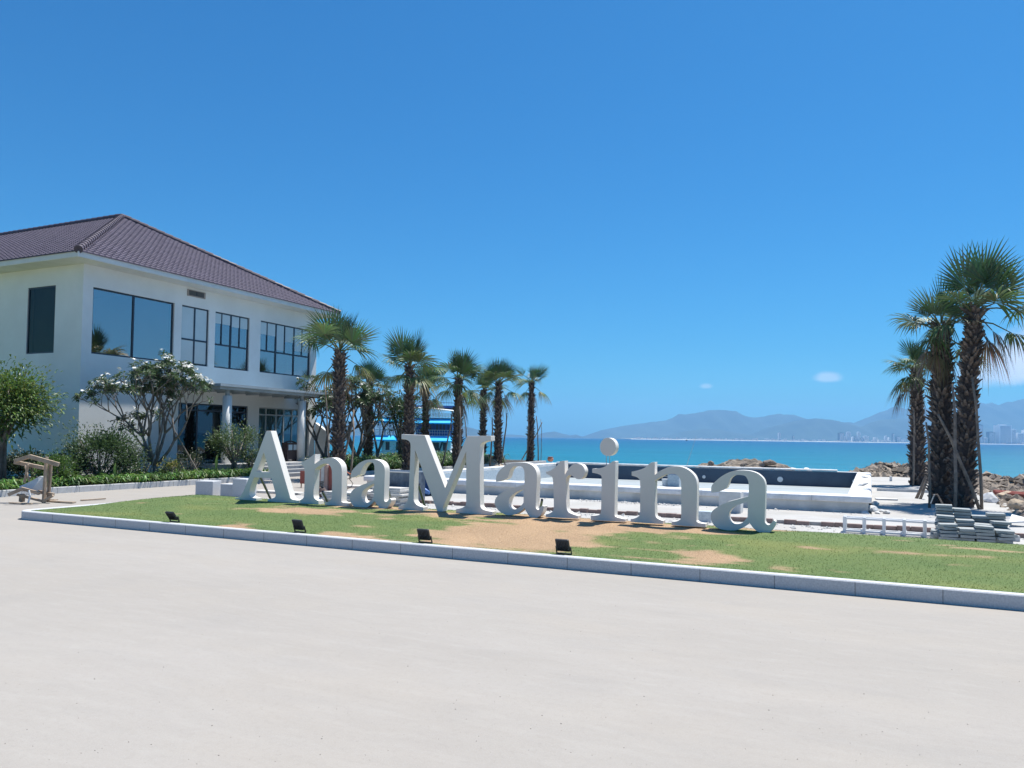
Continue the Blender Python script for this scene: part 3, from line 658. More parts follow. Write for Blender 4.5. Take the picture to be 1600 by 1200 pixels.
letter('small n right beside the capital A, second from the left', [
 tr(460,700,10.91,[(75,262),(180,215,1),(280,150,1),(330,110,1),(350,108),(343,277),(430,215,1),(530,175,1),(640,165,1),(730,210,1),(790,290,1),(808,400,1),(800,912),(830,930,1),(920,940),(920,990),(515,975),(515,928),(600,905,1),(635,850,1),(638,400,1),(610,310,1),(560,268,1),(480,275,1),(400,320,1),(343,372),(325,800,1),(345,862,1),(410,902),(413,970),(90,958),(90,888),(150,855,1),(165,780,1),(175,400,1),(150,310,1),(75,270)])], brace=[(504,768,515,783)])
letter('small a standing just left of the capital M', [
 tr(540,700,10.91,[(90,507),(92,430,1),(130,360,1),(230,260,1),(330,210,1),(420,196,1),(510,198,1),(600,235,1),(655,310,1),(668,400,1),(655,880,1),(670,912,1),(700,915,1),(730,885,1),(750,858),(778,888,1),(760,950,1),(700,1025,1),(640,1042,1),(580,1025,1),(545,975,1),(490,905),(430,965,1),(350,1015,1),(250,1025,1),(150,1000,1),(90,930,1),(65,850,1),(80,780,1),(130,710,1),(230,650,1),(400,585,1),(490,548),(492,400,1),(488,300,1),(465,255,1),(420,246,1),(360,255,1),(300,315,1),(272,370,1),(245,450),(170,485,1)]),
 tr(540,700,10.91,[(484,612),(420,640,1),(340,690,1),(290,740,1),(270,820,1),(290,890,1),(330,932,1),(385,926,1),(440,885,1),(484,820)])], brace=[(607,765,612,778)])
letter('capital M, the tallest letter in the middle of the sign', [
 tr(610,670,8.0,[(137,68),(428,80),(683,738),(955,90),(1255,88),(1255,150),(1170,165,1),(1130,195,1),(1118,250,1),(1120,950,1),(1145,1000,1),(1210,1025,1),(1272,1035),(1272,1082),(818,1052),(818,1002),(900,985,1),(940,950,1),(945,860,1),(945,290),(655,985),(655,1038),(585,1035),(308,270),(290,880,1),(310,930,1),(350,962,1),(410,980),(408,1028),(98,1010),(98,968),(170,945,1),(210,905,1),(225,820,1),(250,250,1),(245,180,1),(210,142,1),(137,130)])], brace=[(654,757,666,791)])
letter('small a standing just right of the capital M', [
 tr(765,710,10.91,[(110,467),(112,390,1),(150,300,1),(250,200,1),(370,150,1),(500,138,1),(640,147,1),(740,200,1),(795,290,1),(808,400,1),(785,880,1),(795,925,1),(825,945,1),(855,920,1),(880,880,1),(925,885),(900,980,1),(850,1055,1),(770,1085,1),(690,1065,1),(640,1000,1),(590,910),(520,980,1),(430,1025,1),(300,1035,1),(180,980,1),(110,900,1),(85,820,1),(110,740,1),(180,670,1),(330,590,1),(500,545,1),(590,520),(595,400,1),(588,280,1),(550,212,1),(480,200,1),(400,215,1),(350,270,1),(325,350,1),(305,405),(220,442,1)]),
 tr(765,710,10.91,[(582,600),(500,620,1),(400,680,1),(340,750,1),(320,830,1),(340,900,1),(390,935,1),(440,935,1),(520,890,1),(577,820)])], brace=[(847,781,843,795)])
letter('small r with a ball terminal beside the letter i', [
 tr(845,705,10.0,[(82,318),(130,310,1),(210,265,1),(280,190,1),(300,155),(370,150),(376,367),(430,280,1),(490,215,1),(560,195,1),(640,215,1),(685,290,1),(680,360,1),(640,425,1),(580,437,1),(530,415,1),(470,377,1),(425,385,1),(398,430,1),(390,500,1),(402,880,1),(430,950,1),(500,985,1),(580,1010),(580,1055),(75,1030),(78,985),(150,965,1),(195,920,1),(203,800,1),(190,480,1),(180,410,1),(150,385,1),(85,355)])])
letter('small i with a round dot held up by two thin rods', [
 tr(910,670,7.5,[(115,468),(230,455,1),(310,415,1),(355,382,1),(388,383),(376,1010,1),(385,1028,1),(420,1043,1),(500,1060),(500,1090),(98,1070),(98,1017),(190,1010,1),(215,980,1),(222,800,1),(224,600,1),(215,545,1),(115,515)])],
 rods=[(947.5,712,730),(952.5,712,727)], dot=(949.7,698.2,12.5,14.1))
letter('small n between the dotted i and the last letter', [
 tr(975,710,10.0,[(118,270),(230,245,1),(330,205,1),(390,150,1),(425,124),(480,120),(480,322),(560,260,1),(680,205,1),(780,190,1),(900,195,1),(1010,245,1),(1090,320,1),(1130,400,1),(1142,500,1),(1130,1040),(1170,1070,1),(1270,1085),(1275,1140),(740,1105),(745,1050),(840,1040,1),(885,1005,1),(893,900,1),(893,500,1),(882,400,1),(830,320,1),(760,305,1),(660,315,1),(560,365,1),(482,412),(482,900,1),(500,980,1),(560,1020,1),(608,1037),(605,1090),(100,1055),(105,1010),(200,985,1),(245,945,1),(250,800,1),(250,420,1),(215,365,1),(120,332)])])
letter('small a at the right end, the last of the nine letters', [
 tr(1100,720,10.0,[(115,497),(113,420,1),(140,360,1),(250,260,1),(380,185,1),(520,150,1),(700,155,1),(830,195,1),(920,270,1),(955,350,1),(960,450,1),(950,940,1),(970,985,1),(1010,1002,1),(1050,975,1),(1085,935,1),(1120,955),(1100,1030,1),(1040,1110,1),(960,1132,1),(860,1115,1),(790,1070,1),(710,970),(620,1040,1),(500,1085,1),(350,1085,1),(200,1045,1),(125,960,1),(105,880,1),(120,800,1),(200,730,1),(350,650,1),(550,595,1),(693,555),(700,450,1),(693,330,1),(650,245,1),(570,222,1),(480,230,1),(410,285,1),(380,370,1),(350,430),(230,482,1)]),
 tr(1100,720,10.0,[(688,640),(560,680,1),(470,720,1),(405,790,1),(385,870,1),(415,945,1),(470,985,1),(540,988,1),(600,965,1),(680,880)])])

# ------------------------------------------------------------------ floodlights at the kerb
for px, py, lab, yaw in [(262,816,'black floodlight tipped far back at the kerb, the first from the left',0),(468,831,'black floodlight at the kerb in front of the small n, second from the left',.0),(669,846,'black floodlight at the kerb in front of the capital M, third from the left',.02),(886,863,'upright black floodlight at the kerb in front of the small r, the fourth and rightmost',-.02)]:
    a, b, _ = G(px, py, .15); root = thing('floodlight', lab, 'floodlight', (a, LU0+.24, .15), yaw, 'floodlights along the kerb')
    f = Matrix.Rotation(R_(38 if px < 300 else 24), 4, 'X')
    q = MB(); q.box(-.09, .09, -.02, .012, 0, .165); q.v = [tuple(f @ Vector(v)+Vector((0, 0, .035))) for v in q.v]; q.build('housing', M['lamp'], root, bevel=.008)
    q = MB(); q.box(-.07, .07, .0125, .016, .02, .145); q.v = [tuple(f @ Vector(v)+Vector((0, 0, .035))) for v in q.v]; q.build('lens', M['lens'], root)
    q = MB()
    for i in range(7): x = -.066+i*.022; q.box(x-.003, x+.003, -.03, -.0205, .02, .145)
    q.v = [tuple(f @ Vector(v)+Vector((0, 0, .035))) for v in q.v]; q.build('cooling_fins', M['lamp'], root)
    q = MB()
    for s in (-1, 1): q.bar((s*.099, -.02, .09), (s*.099, .015, .0), .009, .022)
    q.box(-.104, .104, .0, .025, -.01, .005); q.build('bracket', M['lamp'], root)

# ------------------------------------------------------------------ pool basin
pool = thing('pool', 'empty swimming pool with white rounded coping and dark navy mosaic inside', 'swimming pool', (PR0, PU0, 0))
PW, PL = PR1-PR0, PU1-PU0; CZ = .42; FZ = -.17
q = MB()       # outer shell, cast concrete
q.box(.07, PW-.07, .07, .40, -.3, CZ-.12); q.box(.12, .40, .40, PL-.12, -.3, CZ-.12); q.box(PW-.40, PW-.07, .40, PL-.12, -.3, CZ-.12); q.box(.40, PW-.40, PL-.40, PL-.12, -.3, CZ-.0)
q.build('shell_wall', M['concrete'], pool)
def coping(q, a, b, inn, z, w=.5, h=.12):
    a, b, inn = Vector(a), Vector(b), Vector(inn); prof = [(0, .015), (0, h*.55), (.02, h*.85), (.06, h)]+[(w-.02, h), (w, h-.02), (w, 0), (.02, 0)]
    n = len(prof); vs = [p+inn*x+Vector((0, 0, z-h+y)) for p in (a, b) for x, y in prof]
    q.add(vs, [(i, (i+1) % n, n+(i+1) % n, n+i) for i in range(n)]+[tuple(range(n-1, -1, -1)), tuple(range(n, 2*n))])
rnd = random.Random(3)
def coping_run(name, a, b, inn, z, w=.5, h=.12, lab=None):
    a, b = Vector(a), Vector(b); L = (b-a).length; n = max(1, round(L/1.2)); q = MB()
    for i in range(n):
        t0, t1 = i/n, (i+1)/n-.006/L; coping(q, a+(b-a)*t0, a+(b-a)*t1, inn, z+rnd.uniform(-.002, .002), w, h)
    o = q.build(name, M['coping'], pool)
    if lab: o['label'] = lab
coping_run('coping', (0, 0, 0), (PW-.0, 0, 0), (0, 1, 0), CZ, .5, .15)
coping_run('coping', (PW, .506, 0), (PW, PL, 0), (-1, 0, 0), CZ, .5, .15)
coping_run('coping', (0, .506, 0), (0, PL, 0), (1, 0, 0), CZ+.03, .42, .1)
coping_run('coping', (.426, PL, 0), (PW-1.2, PL, 0), (0, -1, 0), CZ+.08, .40, .06)
coping_run('coping', (PW-1.194, PL, 0), (PW-.506, PL, 0), (0, -1, 0), CZ+.01, .40, .06)
q = MB(); t = .03
q.box(.43, PW-.42, PL-.43, PL-.402, FZ, CZ-.02); q.box(PW-.43, PW-.402, .43, PL-.431, FZ, CZ-.13); q.build('dark_lining', M['poolnavy'], pool)
q = MB(); q.box(.402, .43, .41, PL-.431, FZ, CZ-.075); q.box(.431, PW-.431, .402, .43, FZ, CZ-.155); q.build('pale_lining', M['poolpale'], pool)
q = MB(); q.box(.431, PW-.431, .431, PL-.431, FZ-.1, FZ); q.build('pool_floor', M['poolfloor'], pool)
for px, py in ((1100, 745), (1219, 749), (1335, 752)):
    a, b, c = PU(px, py, PU1-.44); q = MB(); q.tube([(a-PR0, PL-.44, c), (a-PR0, PL-.46, c), (a-PR0, PL-.47, c)], [.07 if px != 1219 else .11, .07 if px != 1219 else .11, .04], 14); q.build('underwater_lamp', M['white'], pool)
a, b, c = G(1054, 760, FZ); root = thing('box', 'pale blue patterned box standing on the empty pool floor', 'box', (a, b, FZ))
q = MB(); q.box(-.22, .22, -.2, .2, 0, .46); q.build('body', M['poolpale'], root, bevel=.01); q = MB(); q.box(-.23, .23, -.21, .21, .46, .49); q.build('lid', M['tarp'], root)
a, b, c = G(1040, 759, FZ); root = thing('bucket', 'small bucket beside the blue patterned box in the pool', 'bucket', (a, b, FZ))
q = MB(); q.tube([(0,0,0),(0,0,.26)], [.12, .15], 16); q.build('body', M['white'], root); q = MB(); q.tube([(-.15,0,.26),(-.1,0,.36),(.1,0,.36),(.15,0,.26)], .006, 5); q.build('handle', M['lframe'], root)
# broken stones at the near right corner, things lying on the coping
def rock_mesh(sx, sy, sz, seed, sub=2):
    bm = bmesh.new(); bmesh.ops.create_icosphere(bm, subdivisions=sub, radius=1)
    sd = random.Random(seed); cuts = [(Vector((sd.uniform(-1, 1), sd.uniform(-1, 1), sd.uniform(-.3, 1))).normalized(), sd.uniform(.55, .85)) for _ in range(9)]
    for v in bm.verts:
        for n, d in cuts:
            k = v.co.dot(n)-d
            if k > 0: v.co -= n*k
        v.co *= 1+.12*noise.noise(v.co*1.7+Vector((seed, 0, 0)))
        v.co = Vector((v.co.x*sx, v.co.y*sy, v.co.z*sz))
    me = bpy.data.meshes.new('rock'); bm.to_mesh(me); bm.free(); me.materials.append(M['rock']); return me
RM = [rock_mesh(1, .8, .65, s) for s in range(7)]
def rock(r, u, z, s, label, grp=None, m=None, seed=0):
    me = RM[seed % 7]
    if m is not None: me = me.copy(); me.materials[0] = m
    o = bpy.data.objects.new('rock', me); col.objects.link(o); o.location = W(r, u, z); rr = random.Random(seed*13+5)
    o.rotation_euler = (rr.uniform(-.3, .3), rr.uniform(-.3, .3), rr.uniform(0, 6)); o.scale = (s*rr.uniform(.8, 1.25), s*rr.uniform(.8, 1.25), s*rr.uniform(.7, 1.1)); return tag(o, label, 'rock', grp)
for i, (px, py, s) in enumerate([(1362,799,.16),(1368,790,.13),(1352,806,.12),(1371,803,.08),(1378,800,.07),(1385,803,.10)]):
    a, b, _ = G(px, py); rock(a, b, s*.4, s, 'broken grey stone lying at the near right corner of the pool', 'broken stones at the pool corner', M['concrete'], i)
for px, py, s, lb in [(1352,745,.16,'flat grey lump on the far end of the right coping'),(1346,757,.18,'flat dusty lump halfway along the right coping')]:
    a, b, _ = G(px, py, CZ+.03); o = rock(a, b, CZ+.03, s, lb, None, M['concrete'], int(px)); o.scale.z *= .35
# shadow-side details in front of the pool
def block(px, py, w, d, h, m, lab, rot=0, name='stone_block', cat='block', grp=None, z=0):
    a, b, _ = G(px, py, z); root = thing(name, lab, cat, (a, b+d/2, z), rot, grp); q = MB(); q.box(-w/2, w/2, -d/2, d/2, 0, h); q.build('block_body', m, root, bevel=.012); return root
block(315, 777, .46, .42, .40, M['granite'], 'grey granite block standing alone left of the letter A', .30, grp='granite blocks behind the lawn')
block(352, 778, .36, .38, .34, M['granite'], 'lower stained granite block between the two other blocks', .15, grp='granite blocks behind the lawn')
block(372, 781, .40, .40, .50, M['granite'], 'tall granite block right behind the foot of the letter A', .12, grp='granite blocks behind the lawn')
block(1140, 805, .45, .40, .50, M['concrete'], 'pale concrete block standing on the screed before the pool wall', .0)
block(1100, 817, .26, .25, .22, M['poolpale'], 'small white stained block behind the last small n', 0)
block(1392, 752, .10, .10, .2, M['coping'], 'short pale post on the paving right of the pool', 0)
block(1385, 782, .55, .3, .05, M['coping'], 'flat white slab lying on the paving right of the pool', .1, 'stone_slab', 'slab')
q = MB(); root = thing('timber_rail', 'long low timber lying on the paving beside the palms', 'timber', (*G(1370, 767)[:2], .004)); q.box(0, 1.9, -.04, .04, 0, .09); q.build('rail', M['concrete'], root)
# white concrete frame lying behind the lawn
fr = thing('concrete_ladder', 'white ladder-like concrete frame standing on edge beside the grey slabs', 'frame', (-.42, 14.85, .0), -.03)
q = MB()
for z in (.02, .235): q.box(0, 1.62, -.03, .03, z, z+.035); q.box(0, 1.62, .20, .25, z, z+.035)
q.build('rail', M['white'], fr, bevel=.004)
for i in range(6):
    x = .0+i*.313; q = MB()
    for y in (-.037, .195): q.box(x-.026, x+.026, y, y+.06, 0, .285)
    q.box(x-.024, x+.024, .024, .194, .245, .275); q.build('post', M['white'], fr, bevel=.004)
# pile of grey paving slabs
rnd = random.Random(6); slab_me = []
for k in range(4):
    bm = bmesh.new(); bmesh.ops.create_cube(bm, size=1)
    for v in bm.verts: v.co = Vector((v.co.x*(.232+.015*rnd.random()), v.co.y*.25, v.co.z*.040)); v.co += Vector((rnd.uniform(-.006, .006), rnd.uniform(-.006, .006), 0))
    bmesh.ops.bevel(bm, geom=bm.edges[:], offset=.004, segments=1); me = bpy.data.meshes.new('paving_slab'); bm.to_mesh(me); bm.free(); me.materials.append(M['slab']); slab_me.append(me)
def slab(r, u, z, rot, tilt, lab, grp):
    o = bpy.data.objects.new('paving_slab', rnd.choice(slab_me)); col.objects.link(o); o.location = W(r, u, z); o.rotation_euler = (tilt[0], tilt[1], TH+rot); tag(o, lab, 'paving slab', grp)
g = 'grey paving slabs piled beside the lawn'
for row, (uu, n, lb) in enumerate([(13.75, (7,6,7,6), 'grey green paving slab in the front row of piles beside the lawn'), (14.08, (9,8,7,8), 'grey green paving slab in the middle row of the piles'), (14.42, (12,11,9,10), 'grey green paving slab in the tall back row of the piles')]):
    for i, k in enumerate(n):
        for j in range(k):
            slab(1.09+i*.243+rnd.uniform(-.02, .02)+row*.0, uu+rnd.uniform(-.035, .035), .03+j*.0495, rnd.uniform(-.13, .13)+(.35 if rnd.random() < .1 else 0), (rnd.uniform(-.02, .02), rnd.uniform(-.04, .04)), lb, g)
for i in range(7): slab(.98+.02*rnd.random(), 13.9+rnd.uniform(-.05, .05), .03+i*.03, rnd.uniform(-.5, .5), (.05, .08*rnd.uniform(-1, 1)), 'loose tilted slab fallen left of the piles', g)
block(1574, 846, .30, .4, .10, M['coping'], 'white stone piece at the right foot of the slab piles', .2, 'stone_slab', 'slab')
a, b, _ = G(1592, 826); root = thing('marble_sheet', 'white triangular sheet leaning behind the slab piles at the right edge', 'sheet', (a, b, .12), .4)
q = MB(); q.add([(-.3,-.2,0),(.3,-.1,.02),(.05,.3,.1),(-.3,-.2,.025),(.3,-.1,.045),(.05,.3,.125)], [(0,2,1),(3,4,5),(0,1,4,3),(1,2,5,4),(2,0,3,5)]); q.build('sheet_body', M['coping'], root)
# hoe leaning on the piles
a, b, _ = G(1475, 812); root = thing('hoe', 'old hoe with a flat grey blade leaning left of the slab piles', 'tool', (a, b, 0))
q = MB(); q.tube([(.02, 0, .0), (.0, .02, .28), (-.12, .05, .52), (-.2, .05, .50)], .016, 7); q.build('handle', M['pole'], root); q = MB(); q.bar((-.24, .05, .32), (-.17, .05, .52), .13, .012); q.build('blade', M['slab'], root)

# ------------------------------------------------------------------ builders' things behind the first letters
a, b, _ = G(625, 789); root = thing('metal_tank', 'dented galvanised sheet metal tank behind the left leg of the capital M', 'tank', (-10.15, 15.25, 0), .0)
q = MB(); n = 8
vs = []; 
for j in range(7):
    for i in range(11): x = -.55+i*.1; z = .10+j*.107; vs.append((x, .02*noise.noise(Vector((x*4, z*4, 0))), z))
q.add(vs, [(j*11+i, j*11+i+1, (j+1)*11+i+1, (j+1)*11+i) for j in range(6) for i in range(10)])
q.box(-.55, .45, .03, .55, .10, .735); q.build('tank_body', M['galv'], root)
q = MB(); q.tube([(-.56,-.01,.745),(.46,-.01,.745),(.46,.56,.745),(-.56,.56,.745),(-.56,-.01,.745)], .018, 6); q.build('rim', M['lframe'], root)
q = MB(); q.box(.451, .50, .0, .56, -.0, .73); q.build('side_sheet', M['galv'], root)
for x in (-.5, .4): q = MB(); q.box(x, x+.05, .05, .5, 0, .10); q.build('leg', M['concrete'], root)
rnd = random.Random(12)
def boards(px, py, n, L, w, lab, rot=0, dz=.032, m='paleboard', u0=None):
    a, b, _ = G(px, py)
    for i in range(n):
        o = MB(); o.box(-L/2, L/2, -w/2, w/2, 0, dz-.004); c = o.build('board', M[m], None, loc=(a+rnd.uniform(-.06, .06), b+rnd.uniform(-.06, .06), .004+i*dz), bevel=.003, rot=rot+rnd.uniform(-.07, .07)); tag(c, lab, 'board', 'loose boards behind the letters')
boards(612, 789, 9, .75, .5, 'pale board in the pile in front of the metal tank', .05, .045)
boards(535, 787, 8, .9, .45, 'pale board in the pile seen under the arch of the first small n', -.03, .035)
boards(575, 780, 6, 1.0, .5, 'weathered board in the pile behind the first small a', .02, .035)
boards(440, 771, 2, 1.6, .35, 'flat pale board lying on the paving behind the capital A', .0, .03)
boards(570, 762, 2, 1.4, .5, 'broad pale board lying flat behind the first small a', .03, .03)
a, b, _ = G(508, 766); root = thing('crate', 'tall pinkish plywood crate seen through the arch of the first small n', 'crate', (a, b, 0), .0)
q = MB(); q.box(-.2, .22, -.2, .2, 0, .74); q.build('crate_body', M['pink'], root); q = MB(); q.box(.02, .12, -.225, -.201, .1, .80); q.build('white_batten', M['paleboard'], root)
q = MB(); q.box(.23, .55, -.15, .25, .02, .72); q.build('side_board', M['red'], root)
a, b, _ = G(474, 762); root = thing('signboard', 'small faded red board standing between the capital A and small n', 'board', (a, b, 0)); q = MB(); q.box(-.12, .12, -.02, .02, .12, .5); q.build('panel', M['red'], root, bevel=.004)
for x in (-.09, .07): q = MB(); q.box(x, x+.02, -.018, .018, 0, .13); q.build('leg', M['wood'], root)
a, b, _ = G(500, 781); root = thing('sack', 'dark brown sack with a coil of wire on top behind the first small n', 'sack', (a, b, 0))
bm = bmesh.new(); bmesh.ops.create_icosphere(bm, subdivisions=3, radius=1)
for v in bm.verts: v.co = Vector((v.co.x*.2, v.co.y*.16, (v.co.z+1)*.16))*(1+.12*noise.noise(v.co*2))
me = bpy.data.meshes.new('sack_body'); bm.to_mesh(me); bm.free(); me.materials.append(M['brown']); o = bpy.data.objects.new('sack_body', me); col.objects.link(o); o.parent = root
q = MB(); q.tube([(.02+.09*math.cos(k*.45), -.02+.07*math.sin(k*.45), .31+k*.0026) for k in range(60)], .008, 5); q.build('wire_coil', M['rope'], root)
a, b, _ = G(540, 777); root = thing('hose', 'orange hose looping over a stake behind the first small n', 'hose', (a, b, 0))
q = MB(); q.tube([(-.35, 0, .74), (-.15, 0, .80), (0, 0, .66), (.12, 0, .60), (.25, 0, .64), (.34, 0, .52)], .014, 6); q.build('hose_pipe', M['orange'], root)
q = MB(); q.tube([(.02, .03, 0), (.0, .02, .62)], .012, 6); q.tube([(.0, .02, .62), (-.02, 0, .78)], .012, 6); q.build('stake', M['wood'], root)
q = MB(); q.tube([(0, 0, .46), (.1, 0, .48), (.22, 0, .36), (.16, 0, .26), (.04, 0, .22), (.02, 0, .1)], .01, 6); q.build('cable', M['rope'], root)
a, b, _ = G(668, 777); root = thing('tarp', 'crumpled blue plastic tarp against the pool wall behind the capital M', 'tarp', (a, b, .045))
bm = bmesh.new(); bmesh.ops.create_icosphere(bm, subdivisions=4, radius=1)
for v in bm.verts:
    c = v.co.copy(); k = 1+.35*noise.noise(c*1.5)+.12*noise.noise(c*5); v.co = Vector((c.x*.30, c.y*.16+.05, max(0, (c.z+.9)*.24)))*k
me = bpy.data.meshes.new('tarp_heap'); bm.to_mesh(me); bm.free(); me.materials.append(M['tarpdark']); o = bpy.data.objects.new('tarp_heap', me); col.objects.link(o); o.parent = root
q = MB()
for k in range(3): q.tube([(-.28+k*.07, -.12, .38-k*.07), (-.12+k*.07, -.2, .25-k*.04), (.06+k*.04, -.2, .10), (.15, -.17, .06)], [.02, .05, .05, .03], 7)
q.build('tarp_fold', M['tarp'], root, smooth=True)
block(607, 743, .16, .16, .16, M['white'], 'small white box beside the bed kerb, left of the second', 0, 'white_box', 'box', 'white boxes by the planting bed')
block(617, 743, .16, .16, .18, M['white'], 'small white box beside the bed kerb, middle', 0, 'white_box', 'box', 'white boxes by the planting bed')
block(627, 743, .16, .16, .17, M['white'], 'small white box beside the bed kerb, nearest the palm trunk', 0, 'white_box', 'box', 'white boxes by the planting bed')
# sand heap, pot
def heap(px, py, w, d, h, m, name, lab, cat, z=0):
    a, b, _ = G(px, py, z); q = MB(); n = 22; vs = []
    for j in range(n+1):
        for i in range(n+1):
            x, y = (i/n-.5)*2, (j/n-.5)*2; k = max(0, 1-math.hypot(x, y)); hh = h*(k**.8)*(1+.5*noise.noise(Vector((x*3+px, y*3, 0))))
            vs.append((x*w/2, y*d/2, hh-.02))
    q.add(vs, [(j*(n+1)+i, j*(n+1)+i+1, (j+1)*(n+1)+i+1, (j+1)*(n+1)+i) for j in range(n) for i in range(n)]); return tag(q.build(name, m, None, smooth=True, loc=(a, b, z)), lab, cat)
heap(765, 729, 1.7, 1.4, .65, M['sand'], 'sand_heap', 'small heap of tan sand between the palm trunks behind the capital M', 'heap')
k_ = (861-800)/1200; u_ = PU1-.2; r_ = u_*(k_*.906-.4233)/(.906+.4233*k_); root = thing('plant_pot', 'round terracotta pot on the far pool edge above the small r', 'pot', (r_, u_, CZ+.08))
q = MB(); q.tube([(0,0,0),(0,0,.05),(0,0,.13),(0,0,.2)], [.07,.12,.145,.10], 18); q.build('pot_body', M['clay'], root, smooth=True)
q = MB(); q.tube([(0,0,.2),(0,0,.22)], [.12,.12], 18); q.build('pot_rim', M['clay'], root)

# ------------------------------------------------------------------ wrecked timber frame at the left
root = thing('timber_wreck', 'broken frame of raw timber beams standing on the pavement at far left', 'timber frame', (*G(50, 786)[:2], 0))
rr0, ru0 = G(50, 786)[:2]
def D_(px, py, D): a, b, c = DP(px, py, D); return (a-rr0, b-ru0, c)
DB = RX.y*rr0+UX.y*ru0
beams = [((68,788),(73,714),0,.06,.06,'post'),((75,784),(80,719),.12,.09,.04,'board'),((23,722),(68,731),.25,.07,.08,'beam'),((46,713),(92,726),-.2,.07,.09,'beam'),((24,720),(47,713),.1,.06,.08,'beam'),
         ((38,754),(44,726),.1,.03,.05,'strut'),((46,752),(39,727),.1,.02,.04,'strut'),((13,773),(36,763),-.1,.06,.07,'beam'),((33,763),(62,771),-.1,.06,.07,'beam'),((60,768),(84,773),.1,.06,.07,'beam'),((27,773),(66,783),0,.05,.05,'beam'),((83,774),(67,784),.0,.06,.05,'beam'),((34,784),(35,772),.05,.09,.09,'post')]
for a, b, dd, w, h, nm in beams:
    q = MB(); q.bar(D_(*a, DB+dd), D_(*b, DB+dd*.6), w, h); q.build(nm, M['wood'], root, bevel=.006)
q = MB(); q.tube([D_(45,766,DB-.15), D_(47,775,DB-.15), D_(44,786,DB-.2), D_(36,789,DB-.25)], .02, 6, ); q.build('white_strap', M['white'], root)
q = MB(); pts = [D_(30,760,DB+.1), D_(48,752,DB+.1), D_(62,744,DB+.15), D_(68,745,DB+.15), D_(66,768,DB+.1), D_(45,768,DB), D_(33,768,DB)]
vs = [Vector(p) for p in pts]+[Vector(p)+Vector((0,.05,0)) for p in pts]; n = 7
q.add(vs, [tuple(range(n)), tuple(range(2*n-1, n-1, -1))]+[(i, (i+1) % n, n+(i+1) % n, n+i) for i in range(n)]); q.build('grey_mesh_panel', M['concrete'], root)
for i, (x0, y0, x1, y1, lb) in enumerate([(72,784,116,787,'flat brown plank lying right of the timber frame'),(70,782,88,783,'short orange brown plank at the foot of the timber frame'),(126,783,165,781,'thin warped plank lying alone between the frame and the lawn tip'),(15,787,50,789,'splintered lath lying in front of the timber frame')]):
    A = G(x0, y0); B = G(x1, y1); q = MB(); q.bar((0, 0, .02), (B[0]-A[0], B[1]-A[1], .03), .10 if i < 2 else .06, .025); tag(q.build('plank', M['wood'], None, loc=(A[0], A[1], 0), bevel=.004), lb, 'plank')

# ------------------------------------------------------------------ palms
def lerp(a, b, t): return a+(b-a)*t
def fan0(q, O, d, R, pet, rnd, colr, fold=.35, droop=.25, n=30, spread=1.95, pc=(.16, .17, .07), tip=None, roll=0):
    d = Vector(d).normalized(); side = d.cross(Vector((0, 0, 1)))
    if side.length < .2: side = Vector((math.cos(roll*7), math.sin(roll*7), 0))
    side = side.normalized(); nrm = side.cross(d).normalized()
    c, s = math.cos(roll), math.sin(roll); side, nrm = side*c+nrm*s, nrm*c-side*s
    O = Vector(O); B = O+d*pet; sag = Vector((0, 0, -1))
    B = B+sag*droop*pet*.35
    m = O+d*pet*.5
    q.tube([O, m, B], [.028, .022, .014], 4, pc, cap=False)
    da = 2*spread/n
    for i in range(n):
        a = -spread+da*(i+.5); f = abs(a)/spread
        L = R*(1-.32*f*f)*rnd.uniform(.9, 1.08); dd = (d*math.cos(a)+side*math.sin(a)+nrm*fold*(.25+.55*f)*(1 if i % 2 else .93)).normalized()
        tg = (side*math.cos(a)-d*math.sin(a)).normalized(); cc = [k*rnd.uniform(.8, 1.22) for k in colr]; w = L*.5*math.tan(da/2)*1.12
        dr = droop*rnd.uniform(.8, 1.3)
        def P(t): return B+dd*(L*t)+sag*(dr*L*t*t*(1+.6*f))+nrm*(.012 if i % 2 else -.012)*(t > .3)
        p0, p1, p2, p3, p4 = P(.02), P(.38), P(.62), P(.85), P(1.06)
        vs = [p0, p1-tg*w*.85, p1+tg*w*.85, p2-tg*w*.8, p2+tg*w*.8, p3-tg*w*.36+sag*dr*.04, p3+tg*w*.36+sag*dr*.04, p4+sag*dr*L*.25]
        n0 = len(q.v); q.add(vs, [(0, 1, 2), (1, 3, 4, 2), (3, 5, 6, 4), (5, 7, 6)], tuple(cc))
        if tip:
            for k in (5, 6, 7): q.c[n0+k] = tip
